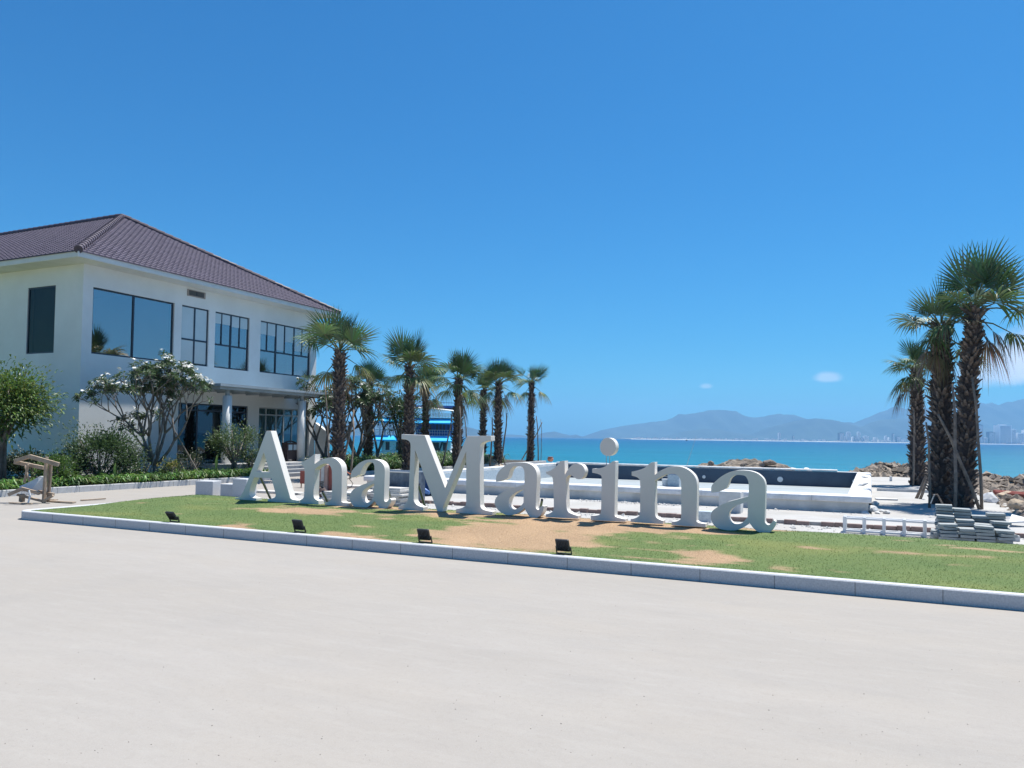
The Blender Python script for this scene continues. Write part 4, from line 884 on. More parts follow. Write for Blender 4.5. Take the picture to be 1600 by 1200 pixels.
def palm(r, u, H, rad, seed, label, crownR=1.35, nup=12, nlat=7, nlow=5, lean=(0, 0), dead=4, splay=1.0, bias=(0, 0)):
    rnd = random.Random(seed); root = thing('palm_tree', label, 'palm tree', (r, u, gz(r, u)-.02), 0, 'fan palms around the pool')
    Ht = H-crownR*.98      # where the fronds leave the trunk
    ax = lambda z: Vector((lean[0]*(z/H)**1.5, lean[1]*(z/H)**1.5, z))
    def rd(z): t = z/Ht; return rad*(1.16-.25*t+.25*max(0, 1-t*7)+(.12 if .15 < t < .45 else 0))
    q = MB(); n = 26
    q.tube([ax(Ht*i/n) for i in range(n+1)], [rd(Ht*i/n)*.93*(1+rnd.uniform(-.04, .04)) for i in range(n+1)], 14, (.075, .055, .05))
    k = 0; z = .06
    while z < Ht+.05:
        a = k*2.39996+rnd.uniform(-.9, .9); R = rd(min(z, Ht)); c = ax(z); o = Vector((math.cos(a), math.sin(a), 0)); t = Vector((-o.y, o.x, 0))
        L = rnd.uniform(.05, .17)*(.75+rad); w = rnd.uniform(.032, .062); b = rnd.uniform(.75, 1.7); stub = rnd.random() < .18
        if stub: L *= 1.5
        tw = rnd.uniform(-.04, .04); P = c+o*R*.82
        A, B_ = P-t*w+Vector((0, 0, -.05)), P+t*w+Vector((0, 0, -.05)); C, D = P+o*L-t*(w*.42)+Vector((0, 0, L*.5+.02))+t*tw, P+o*L+t*(w*.42)+Vector((0, 0, L*.5+.02))+t*tw
        E, F = P-t*w*.7+Vector((0, 0, .05)), P+t*w*.7+Vector((0, 0, .05)); cc = (.082*b, .06*b, .052*b); ct = (.15*b, .12*b, .10*b)
        n0 = len(q.v); q.add([A, B_, D, C, E, F, D+Vector((0, 0, .02)), C+Vector((0, 0, .02))], [(0, 1, 2, 3), (4, 7, 6, 5), (0, 3, 7, 4), (1, 5, 6, 2), (3, 2, 6, 7)], cc)
        for j in (2, 3, 6, 7): q.c[n0+j] = ct
        k += 1; z += .0092*(.22/rad)**.8*rnd.uniform(.3, 1.7)
    q.build('trunk', M['trunk'], root)
    q = MB(); top = ax(Ht); bb = Vector((bias[0], bias[1], 0))
    def fan(q, O, d, *a, **k): return fan0(q, O, Vector(d)+bb, *a, **k)
    def green(y=0): g = rnd.uniform(.75, 1.25); return ((.072+.09*y)*g, (.13+.07*y)*g, (.062+.0*y)*g)
    for i in range(nup):
        a = i*2.4+rnd.uniform(-.3, .3); el = R_(rnd.uniform(32, 84)); d = (math.cos(a)*math.cos(el)*splay, math.sin(a)*math.cos(el)*splay, math.sin(el))
        fan(q, top+Vector((0, 0, rnd.uniform(-.1, .12))), d, crownR*rnd.uniform(.55, .82), crownR*rnd.uniform(.22, .50), rnd, green(), fold=rnd.uniform(.2, .5), droop=.04, spread=1.5, roll=rnd.uniform(-1.2, 1.2))
    for i in range(nlat):
        a = i*2*math.pi/nlat+rnd.uniform(-.5, .5); el = R_(rnd.uniform(5, 42)); d = (math.cos(a)*math.cos(el), math.sin(a)*math.cos(el), math.sin(el))
        fan(q, top+Vector((0, 0, rnd.uniform(-.15, .05))), d, crownR*rnd.uniform(.56, .74), crownR*rnd.uniform(.40, .75)*splay, rnd, green(rnd.random()*.5), fold=.35, droop=.30, roll=rnd.uniform(-.5, .5))
    for i in range(nlow):
        a = i*2*math.pi/max(1, nlow)+rnd.uniform(-.6, .6); el = R_(rnd.uniform(-32, 0)); d = (math.cos(a)*math.cos(el), math.sin(a)*math.cos(el), math.sin(el))
        fan(q, top+Vector((0, 0, rnd.uniform(-.3, -.1))), d, crownR*rnd.uniform(.48, .66), crownR*rnd.uniform(.35, .65)*splay, rnd, green(.4+rnd.random()*.6), fold=.25, droop=.6, tip=(.20, .15, .08) if rnd.random() < .6 else None)
    q.build('crown', M['palm'], root)
    if dead:
        q = MB()
        for i in range(dead):
            a = rnd.uniform(0, 6.28); el = R_(rnd.uniform(-70, -20)); d = (math.cos(a)*math.cos(el), math.sin(a)*math.cos(el), math.sin(el)); b = rnd.uniform(.7, 1.3)
            fan(q, top+Vector((0, 0, rnd.uniform(-.4, -.15))), d, crownR*rnd.uniform(.3, .45), crownR*rnd.uniform(.25, .55), rnd, (.20*b, .14*b, .09*b), fold=.1, droop=.95, n=20, spread=1.3, pc=(.2, .15, .1))
        q.build('dead_fronds', M['palm'], root)
    return root
palm(-17.3, 22.34, 6.05, .175, 1, 'fan palm nearest the white house, its crown in front of the last upper window', 1.5, 9, 5, 2, dead=1, splay=1.2)
palm(-17.58, 27.4, 6.0, .165, 2, 'fan palm rising behind the left stem of the capital M', 1.5, 8, 6, 4, dead=2)
palm(-17.6, 31.66, 5.7, .165, 3, 'fan palm rising behind the right half of the capital M', 1.42, 9, 6, 4, dead=2)
palm(-18.1, 37.0, 5.8, .155, 4, 'fan palm just right of the capital M, second from the right in the row', 1.35, 9, 6, 3, dead=2)
palm(-18.95, 43.36, 6.3, .145, 5, 'fan palm at the far right end of the row beside the house, against open sea', 1.35, 7, 4, 2, dead=1)
palm(-20.6, AT(665, -20.6), 5.35, .14, 6, 'thinner fan palm standing before the moored boat, back row', 1.15, 9, 6, 4, dead=1)
palm(-21.2, AT(755, -21.2), 5.5, .155, 7, 'small fan palm in the back row between two bigger trunks, right of the boat', 1.15, 9, 6, 5, dead=2)
palm(-22.3, AT(576, -22.3), 5.2, .17, 8, 'fan palm half hidden in the trees left of the moored boat', 1.15, 8, 6, 4, dead=1)
palm(2.1, 22.38, 6.42, .19, 9, 'tallest fan palm at the right, in front of the big cloud', 1.45, 9, 5, 2, dead=3, splay=.95, lean=(.42, 0), bias=(.30, 0))
palm(1.70, 23.1, 5.9, .235, 10, 'thick trunked fan palm just left of the tallest one', 1.25, 9, 6, 3, dead=4, bias=(-.18, -.1))
palm(1.58, 32.6, 5.6, .20, 12, 'farthest of the three right fan palms, left of the thick trunk', 1.2, 8, 6, 4, dead=4, bias=(-.2, 0))
# prop poles
def pole(fx, fy, tx, ty, who, dd=0, rad=.03, zf=0):
    a, b, c = G(fx, fy, zf); D = RX.y*a+UX.y*b; t = DP(tx, ty, D+dd); mid = Vector((t[0]-a, t[1]-b, t[2]-zf))*.5+Vector((.03, .02, 0)); q = MB()
    q.tube([(0, 0, -.03), mid*.5+Vector((.015, 0, 0)), mid, mid*1.5, (t[0]-a, t[1]-b, t[2]-zf)], [rad*1.15, rad*1.1, rad, rad*.9, rad*.75], 7)
    tag(q.build('support_pole', M['pole'], None, loc=(a, b, zf), smooth=True), 'thin bare pole propping '+who, 'pole', 'poles propping the palms')
w1 = 'the palm nearest the house'; w2 = 'the palm behind the left stem of the M'; w3 = 'the palm behind the right half of the M'; w4 = 'the palm just right of the M'; w5 = 'the palm at the far end of the row'; w9 = 'the tallest right palm'; w10 = 'the thick right palm'; w11 = 'the farthest right palm'
for a in [(529,747,553,640,w1,.3,.04),(547,748,552,655,w1,.6,.035),(514,742,506,594,w1,.5,.03),(625,737,636,660,w2,-.2,.035),(646,737,643,628,w2,-.3,.04),(689,735,707,642,w3,-.3,.035),(717,740,718,635,w3,-.3,.04),(729,733,726,650,w3,.2,.03),
          (765,731,769,652,w4,-.2,.04),(782,729,792,645,w4,-.2,.04),(790,730,781,700,w4,.3,.03),(823,724,825,645,w5,-.2,.04),(813,722,847,660,w5,-.3,.035),(841,724,838,650,w5,.2,.035),(845,723,845,655,w5,.4,.02)]: pole(*a)
for a in [(1531,796,1466,648,w9,-.35,.036),(1534,796,1519,590,w9,.1,.034),(1519,780,1517,620,w9,.5,.032),(1492,800,1488,600,w9,.4,.035),(1452,794,1447,660,w10,-.3,.028),(1431,779,1452,725,w10,-.1,.04),(1437,780,1449,740,w10,0,.035),(1476,760,1462,636,w10,-.5,.025),(1426,760,1427,640,w11,-.2,.035)]: pole(*a)

# ------------------------------------------------------------------ broad-leaved trees and shrubs
def leafq(q, p, d, L, w, c, rnd, curl=.15):
    """one obovate leaf: two folded halves, four triangles"""
    d = Vector(d).normalized(); s = d.cross(Vector((rnd.uniform(-.3, .3), rnd.uniform(-.3, .3), 1)))
    s = s.normalized() if s.length > .05 else Vector((1, 0, 0)); n = s.cross(d)
    a = p; m = p+d*L*.6-n*w*.15; e = p+d*L-Vector((0, 0, L*curl))
    q.add([a, m, e, p+d*L*.62+s*w*.5+n*w*.12, p+d*L*.62-s*w*.5+n*w*.12], [(0, 1, 3), (1, 2, 3), (0, 4, 1), (1, 4, 2)], c)
def green_of(rnd, base, var=.3, yel=.25):
    k = rnd.uniform(1-var, 1+var); y = rnd.random()*yel; return (base[0]*k+.05*y, base[1]*k+.06*y, base[2]*k)
def frangipani(r, u, seed, label, limbs, leafc=(.075, .122, .06), depth=4, seglen=.55, flowers=.35, L=.2, n=11, trunk_h=.5, r0=.09, zmax=None, zlow=None):
    rnd = random.Random(seed); root = thing('frangipani_tree', label, 'tree', (r, u, gz(r, u)))
    q = MB(); f = MB(); fl = MB(); tips = []
    def grow(p, d, ln, rad, dep):
        pts = [p]; rr = [rad]; dd = Vector(d)
        for i in range(3):
            dd = (dd+Vector((rnd.uniform(-.16, .16), rnd.uniform(-.16, .16), rnd.uniform(.0, .14)))).normalized(); pts.append(pts[-1]+dd*ln/3); rr.append(rad*(1-.1*(i+1)))
        q.tube(pts, rr, 7 if rad > .03 else 5)
        e = pts[-1]
        if dep == 0 or (zmax and e.z > zmax and dep < 3) or (dep <= 3 and rnd.random() < .10): tips.append((e, dd)); return
        k = 3 if rnd.random() < .55 else 2; a0 = rnd.uniform(0, 6.28)
        for j in range(k):
            a = a0+j*2*math.pi/k+rnd.uniform(-.4, .4); sp = rnd.uniform(.4, .8); x = dd.orthogonal().normalized(); y = dd.cross(x)
            nd = (dd+(x*math.cos(a)+y*math.sin(a))*sp+Vector((0, 0, .12))).normalized()
            if nd.z < .05: nd.z = .05; nd.normalize()
            grow(e, nd, ln*rnd.uniform(.6, .86), rad*.68, dep-1)
    b = Vector((0, 0, 0)); t = Vector((rnd.uniform(-.05, .05), rnd.uniform(-.05, .05), trunk_h)); q.tube([b, (b+t)/2+Vector((.02, 0, 0)), t], [r0*1.25, r0*1.05, r0], 9)
    for d, ln, dep in limbs: grow(t-Vector((0, 0, .05)), Vector(d).normalized(), ln, r0*.72, dep)
    for e, d in tips:
        m = n+rnd.randint(-3, 3)
        for i in range(m):
            a = i*2.4+rnd.uniform(-.3, .3); x = d.orthogonal().normalized(); y = d.cross(x); up = rnd.uniform(-.15, .8)
            ld = (x*math.cos(a)+y*math.sin(a)+d*up).normalized(); leafq(f, e-d*rnd.uniform(0, .12), ld, L*rnd.uniform(.75, 1.2), L*.36, green_of(rnd, leafc), rnd)
        if rnd.random() < flowers:
            c = e+d*.10+Vector((0, 0, .03))
            for i in range(rnd.randint(4, 9)):
                p = c+Vector((rnd.gauss(0, .035), rnd.gauss(0, .035), rnd.gauss(0, .025))); nn = Vector((rnd.uniform(-.7, .7), rnd.uniform(-.7, .7), 1)).normalized(); x = nn.orthogonal().normalized(); y = nn.cross(x)
                for j in range(5): a = j*1.2566; dr = x*math.cos(a)+y*math.sin(a); sd = nn.cross(dr); s = .05; fl.add([p, p+dr*s*.7+sd*s*.4, p+dr*s+nn*.006, p+dr*s*.7-sd*s*.4], [(0, 1, 2, 3)])
    q.build('branches', M['bark'], root, smooth=True); f.build('leaves', M['leaf'], root)
    if fl.v: fl.build('flowers', M['flower'], root)
    return root
frangipani(-21.2, AT(245, -21.2), 21, 'bare stemmed frangipani with white flowers in front of the big upper window of the house',
  [((-.5,-.25,.95),1.1,5),((.75,.35,.95),1.1,5),((.2,.3,1),1.15,5),((.0,-.45,1),1.1,4),((.5,-.2,1),1.05,4),((-.8,-.1,.6),.8,4)], seglen=.6, depth=4, flowers=.34, L=.185, n=11, trunk_h=.5, r0=.08, zmax=4.0)
frangipani(-22.0, AT(510, -22.0), 22, 'flowering frangipani at the far corner of the house behind the end of the canopy', [((-.6,0,.9),1.1,4),((.6,.2,.9),1.1,4),((.0,-.3,1),1.2,4)], flowers=.3, L=.22, n=11, trunk_h=.5, r0=.10, zmax=4.2)
frangipani(-21.0, AT(556, -21.0), 23, 'leafy frangipani right of the nearest palm trunk', [((-.5,.1,.9),1.1,4),((.55,0,.9),1.1,4),((.1,.4,1),1.2,4),((0,-.5,.9),1.1,4)], flowers=.12, L=.24, n=13, trunk_h=.6, r0=.11, zmax=4.2)
frangipani(-20.2, AT(590, -20.2), 24, 'smaller frangipani with a tilted crown left of the moored boat', [((-.4,.2,1),1.3,3),((.2,.3,1),1.2,3)], flowers=.12, L=.2, n=12, trunk_h=.8, r0=.08, zmax=4.1)
def shrub(r, u, w, h, label, seed, base=(.05, .09, .03), L=.10, lw=.4, n=1400, z0=0., name='shrub', cat='shrub', stems=7, yel=.3, tops=None, group=None, dpt=None, narrow=False, lift=0., curl=.2):
    rnd = random.Random(seed); root = thing(name, label, cat, (r, u, z0), 0, group); dpt = dpt or w
    cl = []
    for i in range(26):
        a = rnd.uniform(0, 6.28); e = math.asin(rnd.uniform(-.5, 1)); k = rnd.uniform(.62, .96); cl.append((Vector((math.cos(a)*math.cos(e)*w/2*k, math.sin(a)*math.cos(e)*dpt/2*k, lift+(h-lift)*(.5+.5*math.sin(e)*k))), rnd.uniform(.10, .19)*min(w, h)*1.05))
    f = MB()
    for i in range(n):
        c, s = rnd.choice(cl); p = c+Vector((rnd.gauss(0, s), rnd.gauss(0, s), rnd.gauss(0, s*.85)))
        if p.z < .05: continue
        o = (p-Vector((0, 0, lift+(h-lift)*.35))).normalized(); d = o+Vector((rnd.uniform(-.8, .8), rnd.uniform(-.8, .8), rnd.uniform(-.5, .7)))
        cc = green_of(rnd, base, .35, yel)
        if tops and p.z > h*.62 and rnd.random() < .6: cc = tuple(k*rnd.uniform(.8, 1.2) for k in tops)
        leafq(f, p, d, L*rnd.uniform(.7, 1.3), L*lw, cc, rnd, curl)
    q = MB()
    for c, s in cl[:max(stems, 3)]+cl[stems:stems*2]:
        b = Vector((rnd.uniform(-.05, .05)*w, rnd.uniform(-.05, .05)*w, -.02)); m = b.lerp(c, .5)+Vector((0, 0, -.08*h)) if lift == 0 else Vector((b.x, b.y, lift*.8)); k = .012+.011*h
        q.tube([b, m, c], [k*1.5, k, k*.5], 6)
    q.build('stems' if lift == 0 else 'trunk', M['bark'], root, smooth=True); f.build('leaves', M['leaf'], root); return root
def along(px, r): return (r, AT(px, r))
shrub(*along(160, -20.9), 1.8, 1.42, 'big rounded bush of fine leaves in front of the house corner', 31, (.075,.125,.055), .10, .45, 7000, .1)
shrub(*along(92, -19.9), .85, .75, 'low clipped bright green bush right behind the timber frame', 32, (.09,.16,.04), .07, .5, 3000, .1)
shrub(*along(118, -22.3), 2.2, .7, 'dark low hedge along the foot of the end wall', 33, (.03,.05,.03), .11, .45, 3600, .1, dpt=1.0)
shrub(*along(52, -22.6), 2.6, .75, 'dark hedge at the wall foot behind the timber frame', 34, (.03,.05,.03), .11, .45, 3800, .1, dpt=1.0)
shrub(*along(270, -19.9), .65, .62, 'small bush with yellow leaf tips below the frangipani', 35, (.09,.12,.03), .07, .45, 700, .1, tops=(.36,.33,.06))
shrub(*along(298, -20.9), .8, .8, 'loose dark bush below the frangipani prop', 36, (.035,.055,.03), .09, .4, 700, .1)
shrub(*along(222, -21.8), .9, .9, 'dark leggy bush left of the frangipani trunk', 43, (.035,.055,.03), .09, .4, 600, .1)
shrub(*along(330, -22.4), 2.0, .5, 'low dark planting at the foot of the big ground floor window', 37, (.035,.06,.03), .09, .4, 1200, .1, dpt=1)
shrub(*along(368, -20.4), 1.45, 1.75, 'airy many-stemmed small tree in front of the left entrance column', 38, (.09,.14,.055), .10, .42, 2600, .1, lift=.55, stems=9, name='small_tree', cat='tree')
shrub(*along(398, -20.4), .7, .9, 'dark rounded bush between the left column and the letter A', 39, (.04,.075,.03), .08, .4, 1200, .1)
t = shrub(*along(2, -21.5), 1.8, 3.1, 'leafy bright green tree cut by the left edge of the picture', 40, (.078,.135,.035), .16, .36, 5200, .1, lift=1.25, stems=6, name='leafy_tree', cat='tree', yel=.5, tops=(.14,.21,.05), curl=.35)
t = shrub(-19.9, AT(628, -19.9), 1.5, 3.3, 'dark small tree with an upright crown behind the left stem of the capital M', 41, (.055,.10,.035), .13, .4, 3600, .1, lift=1.3, stems=5, name='small_tree', cat='tree')
shrub(-19.4, AT(640, -19.4), 1.5, 1.2, 'dark bush at the foot of the small tree behind the M', 42, (.03,.055,.025), .1, .4, 1500, .1)
shrub(-25.2, AT(-25, -25.2), 2.2, 3.2, 'dark tree filling the gap at the far left edge', 44, (.03,.05,.025), .14, .35, 1500, .0, lift=1.3, name='leafy_tree', cat='tree')
# strappy ground cover
def strap(q, p, a, L, w, c, rnd, rise=1.0):
    o = Vector((math.cos(a), math.sin(a), 0)); s = Vector((-o.y, o.x, 0)); P = []
    for t in (0, .35, .7, 1): P.append(p+o*L*.75*t**1.2+Vector((0, 0, rise*L*(1.25*t-1.05*t*t))))
    vs = [P[0]-s*w*.4, P[0]+s*w*.4, P[1]-s*w*.5, P[1]+s*w*.5, P[2]-s*w*.38, P[2]+s*w*.38, P[3]]
    q.add(vs, [(0, 1, 3, 2), (2, 3, 5, 4), (4, 5, 6)], c)
def cover(name, label, spots, seed, cols, L=.42, w=.035, nb=15):
    rnd = random.Random(seed); q = MB()
    for r, u, z, k in spots:
        b = rnd.uniform(.75, 1.25); cc = rnd.choice(cols)
        for i in range(nb):
            c = tuple(x*b*rnd.uniform(.75, 1.3) for x in cc)
            strap(q, Vector((r, u, z)), rnd.uniform(0, 6.28), L*k*rnd.uniform(.6, 1.25), w*rnd.uniform(.7, 1.2), c, rnd, rnd.uniform(.7, 1.5))
    o = q.build(name, M['leaf']); return tag(o, label, 'ground cover', kind='stuff')
rnd = random.Random(77); sp = []
for i in range(620):
    u = rnd.uniform(7, 21.1); sp.append((rnd.uniform(-19.95, -18.95), u, .1, rnd.uniform(.75, 1.1)))
for i in range(90): sp.append((rnd.uniform(-22.8, -20), rnd.uniform(16.5, 21), .1, rnd.uniform(.7, 1)))
cover('lily_planting', 'strappy bright green lily plants along the kerb before the house', sp, 5, [(.10,.19,.04),(.13,.23,.05),(.06,.13,.035)], .5, .04)
sp = []
for i in range(620): sp.append((rnd.uniform(-20.8, -18.5), rnd.uniform(25.3, 38.5), .1, rnd.uniform(.9, 1.5)))
for i in range(250): sp.append((rnd.uniform(-25, -20.8), rnd.uniform(29.5, 42), .1, rnd.uniform(1, 1.6)))
cover('lily_planting', 'strappy green plants in the bed behind the first letters', sp, 6, [(.09,.17,.04),(.13,.21,.07),(.06,.12,.035)], .72, .05, 14)
def bigleaf(px, r, h, lab, lean=.1):
    root = thing('banana_shoot', lab, 'plant', (*along(px, r), .1)); q = MB(); q.tube([(0,0,0),(lean*.3,0,h*.45),(lean,0,h)], [.012,.01,.004], 5, (.1,.16,.05), cap=False); q.build('stem', M['leaf'], root)
    q = MB(); n = 8; vs = []
    for i in range(n+1): t = i/n; z = h*(.35+.65*t); x = lean*(.3+.7*t); w = .085*math.sin(math.pi*min(1, t*.95+.05))**.8; vs += [(x-w, -.02, z), (x, .01, z-.02), (x+w*.7, -.03, z)]
    q.add(vs, [(i*3+k, i*3+k+1, i*3+k+4, i*3+k+3) for i in range(n) for k in (0, 1)], (.17, .27, .08)); q.build('leaf_blade', M['leaf'], root)
bigleaf(341, -19.4, .80, 'single pale upright leaf shoot below the small tree', .03); bigleaf(185, -19.1, .62, 'single broad pale leaf sticking up from the lilies below the big bush', -.04)
# frangipani prop stakes
tq = thing('stake', 'long pale stake propping the frangipani before the house', 'stake', (*along(318, -19.9), .1)); b0 = Vector((along(318, -19.9)[0], along(318, -19.9)[1], .1)); a = Vector(DP(258, 647, RX.y*-20.9+UX.y*AT(258, -20.9)))
q = MB(); q.tube([(0,0,0), tuple((a-b0)*.5), tuple(a-b0)], [.024,.022,.018], 7); q.build('stake_body', M['pole'], tq)
tq = thing('stake', 'short stake propping the frangipani from the left', 'stake', (*along(235, -20.4), .1)); b0 = Vector((along(235, -20.4)[0], along(235, -20.4)[1], .1))
q = MB(); q.tube([(0,0,0), tuple(a-b0)], [.02,.018], 7); q.build('stake_body', M['pole'], tq)

# ------------------------------------------------------------------ shore rubble and rocks
q = MB(); n1, n2 = 150, 60; vs = []
def rub(r, u):
    e = sm(0, 1.2, u-(shore_u(r)-3.8))*sm(0, 3.0, shore_u(r)+3.5-u)*sm(-1.4, .2, r)
    return gz(r, u)-.12+e*(.42+.28*noise.noise(Vector((r*.7, u*.7, 4)))+.22*noise.noise(Vector((r*2.2, u*2.2, 7))))
for j in range(n2+1):
    for i in range(n1+1): r = -14+38*i/n1; u = 36.5+12.5*j/n2; vs.append((r, u, rub(r, u)))
q.add(vs, [(j*(n1+1)+i, j*(n1+1)+i+1, (j+1)*(n1+1)+i+1, (j+1)*(n1+1)+i) for j in range(n2) for i in range(n1)]); tag(q.build('terrain', M['rubble'], smooth=True), 'bank of brown rubble along the water', kind='structure')
q = MB(); n1, n2 = 120, 220; vs = []
for j in range(n2+1):
    for i in range(n1+1):
        r = 2.9+19*i/n1; u = 13.0+28*j/n2; k = sm(3.1, 4.3, r)*sm(13, 14.5, u)
        vs.append((r, u, gz(r, u)-.06+k*(.10+.20*noise.noise(Vector((r*.9, u*.9, 14)))+.12*noise.noise(Vector((r*2.8, u*2.8, 17))))))
q.add(vs, [(j*(n1+1)+i, j*(n1+1)+i+1, (j+1)*(n1+1)+i+1, (j+1)*(n1+1)+i) for j in range(n2) for i in range(n1)]); tag(q.build('terrain', M['rubble'], smooth=True), 'rough brown rubble ground right of the palms', kind='structure')
# loose stones too many to count
def stones(name, label, n, f, seed):
    rnd = random.Random(seed); q = MB()
    for i in range(n):
        r, u, z, s = f(rnd); ic = [(-1,0,0),(1,0,0),(0,-1,0),(0,1,0),(0,0,-.6),(0,0,1)]; R = Matrix.Rotation(rnd.uniform(0, 6), 3, 'Z') @ Matrix.Rotation(rnd.uniform(-.5, .5), 3, 'X')
        vs = [R @ Vector((x*s*rnd.uniform(.6, 1.4), y*s*rnd.uniform(.6, 1.2), zz*s*rnd.uniform(.5, 1)))+Vector((r, u, z+s*.2)) for x, y, zz in ic]
        b = rnd.uniform(.6, 1.5); q.add(vs, [(0,2,5),(2,1,5),(1,3,5),(3,0,5),(2,0,4),(1,2,4),(3,1,4),(0,3,4)], (.25*b, .205*b, .165*b))
    m = M.get('stones') or mat('loose_stones', (.7, .7, .7), (1.2, 1.2, 1.2), 8, .95, .6, 30, attr=True); M['stones'] = m
    return tag(q.build(name, m), label, 'rubble', kind='stuff')
def f1(rn):
    r = rn.uniform(-1.0, 18); u = shore_u(r)-3.8+rn.random()*6.5; return r, u, rub(r, u), abs(rn.gauss(.09, .08))+.03
stones('loose_stones', 'loose brown stones strewn over the bank by the water', 4600, f1, 1)
def f2(rn):
    r = 3.0+abs(rn.gauss(0, 5)); u = rn.uniform(13.2, 40); k = sm(3.1, 4.3, r); return r, u, gz(r, u)-.04+k*(.10+.20*noise.noise(Vector((r*.9, u*.9, 14)))), abs(rn.gauss(.06, .06))+.02
stones('loose_stones', 'loose stones and gravel right of the palms and the slab piles', 5200, f2, 2)
def f3(rn):
    if rn.random() < .5: return rn.uniform(-9.5, 2.8), 15.25+rn.gauss(0, .22), .0, abs(rn.gauss(.014, .016))+.006
    return rn.uniform(-6.6, -3.6) if rn.random() < .75 else rn.uniform(-12, .3), 18.3-abs(rn.gauss(0, .2)), .045, abs(rn.gauss(.007, .012))+.004
q = stones('loose_stones', 'white crumbs of mortar and grit along the brick edging', 1100, f3, 3)
a_ = q.data.color_attributes['col']
for i, d in enumerate(a_.data): d.color = (.62, .60, .57, 1)
# heap behind the far pool wall, with separate boulders
def mound(r, u, w, d, h, lab, sd):
    q = MB(); n = 46; vs = []
    for j in range(n+1):
        for i in range(n+1):
            x, y = (i/n-.5)*2, (j/n-.5)*2; k = max(0, 1-(abs(x)**2.4+abs(y)**2.2)); vs.append((x*w/2, y*d/2, -.1+(h+.1)*k**.55*(.80+.30*noise.noise(Vector((x*3.2+sd, y*2, 0)))+.16*noise.noise(Vector((x*11+sd, y*9, 3))))))
    q.add(vs, [(j*(n+1)+i, j*(n+1)+i+1, (j+1)*(n+1)+i+1, (j+1)*(n+1)+i) for j in range(n) for i in range(n)]); return tag(q.build('rubble_mound', M['rubble'], None, loc=(r, u, 0)), lab, 'mound')
mound(-5.55, 38.2, 5.1, 2.6, .74, 'brown heap of earth and stones behind the middle of the far pool wall', 3)
rr_ = lambda px, u: (u*((px-800)/1200*.906-.4233)/(.906+.4233*(px-800)/1200), u)
for px, py, s, lb in [(1111,722,.2,'pointed dark boulder on the left of the heap behind the pool'),(1163,724,.3,'dark grey boulder in front of the heap, just above the far pool wall'),(1203,720,.3,'big pale boulder on the right shoulder of the heap'),(1190,725,.22,'smaller boulder beside the big pale one on the heap'),(1140,722,.16,'small stone in the middle of the heap'),(1222,728,.2,'stone at the right foot of the heap'),(1096,727,.18,'stone at the left foot of the heap')]:
    a, b = rr_(px, 37.6); D = RX.y*a+UX.y*b; z = DP(px, py, D)[2]; o = rock(a, b, z-s*.2, s, lb, None, None, int(px)); 
for px, s, lb in [(1243,.16,'white broken slab on the bank right of the heap, left one'),(1262,.2,'white broken slab on the bank right of the heap, right one')]:
    a, b = rr_(px, 38.2); o = rock(a, b, .30, s, lb, None, M['coping'], int(px)); o.scale = (s*1.6, s, s*.3)
rn = random.Random(9); k = 0
while k < 46:
    px = rn.uniform(1530, 1640); py = rn.uniform(752, 838); a, b, _ = G(px, py, -.05)
    if a < 3.3: continue
    s = rn.uniform(.07, .24); rock(a, b, gz(a, b)+.08, s, 'angular brown rock in the rough ground at the right edge', 'rocks at the right edge', None, k); k += 1
for px, py, s, lb, mm in [(1548,788,.26,'pale quartz boulder at the right edge beside the pole feet','coping'),(1572,782,.3,'large tilted tan boulder near the right edge','sand'),(1590,800,.26,'tan boulder at the right edge above the slab piles','sand')]:
    a, b, _ = G(px, py, -.05); rock(a, b, gz(a, b)+.12, s, lb, None, M[mm], int(py))
A = G(1556, 770, .15); B = G(1625, 776, .15)
for i in range(3): q = MB(); q.bar((0, i*.16, .02*i), (B[0]-A[0], B[1]-A[1]+i*.16, .02*i), .10, .09); tag(q.build('timber', M['red'], None, loc=(A[0], A[1], .14), bevel=.01), 'reddish old timber lying on the rubble at the right edge', 'timber', 'reddish timbers on the rubble')

# ------------------------------------------------------------------ moored excursion boat
BD = 100.0
bx = lambda px: (px-648)/1200*BD
c = DP(648, 690, BD); boat = thing('tour_boat', 'white two deck excursion boat with bright blue awnings moored behind the palms', 'boat', (c[0], c[1], SEA), -TH, None)
def zz(py): return EYE-(py-681.0)/1200*BD-SEA
W2 = 4.2
q = MB(); xs = [bx(572), bx(585), bx(700), bx(722), bx(738)]; hw = [W2*.42, W2*.5, W2*.5, W2*.38, .1]; top = zz(706)
vs = []
for x, w in zip(xs, hw): vs += [(x, -w*.8, -.5), (x, -w, top*.5), (x, -w, top), (x, w, top), (x, w, top*.5), (x, w*.8, -.5)]
q.add(vs, [(i*6+k, (i+1)*6+k, (i+1)*6+(k+1) % 6, i*6+(k+1) % 6) for i in range(4) for k in range(6)]+[(0,1,2,3,4,5),(29,28,27,26,25,24)]); q.build('hull', M['boatwhite'], boat)
q = MB(); q.box(bx(600), bx(706), -W2*.40, W2*.40, top, zz(688)); q.build('lower_cabin', M['boatwhite'], boat)
q = MB()
for a, b in ((606,612),(622,630),(652,660),(676,688),(694,700)): q.box(bx(a), bx(b), -W2*.405, -W2*.40, top+.2, zz(691))
q.build('lower_opening', M['boatdark'], boat)
for a, b in ((596,603),(688,694)): q = MB(); q.bar((bx(a), -W2*.46, top), (bx(b), -W2*.46, zz(688)), .35, .2); q.build('stair', M['boatdark'], boat)
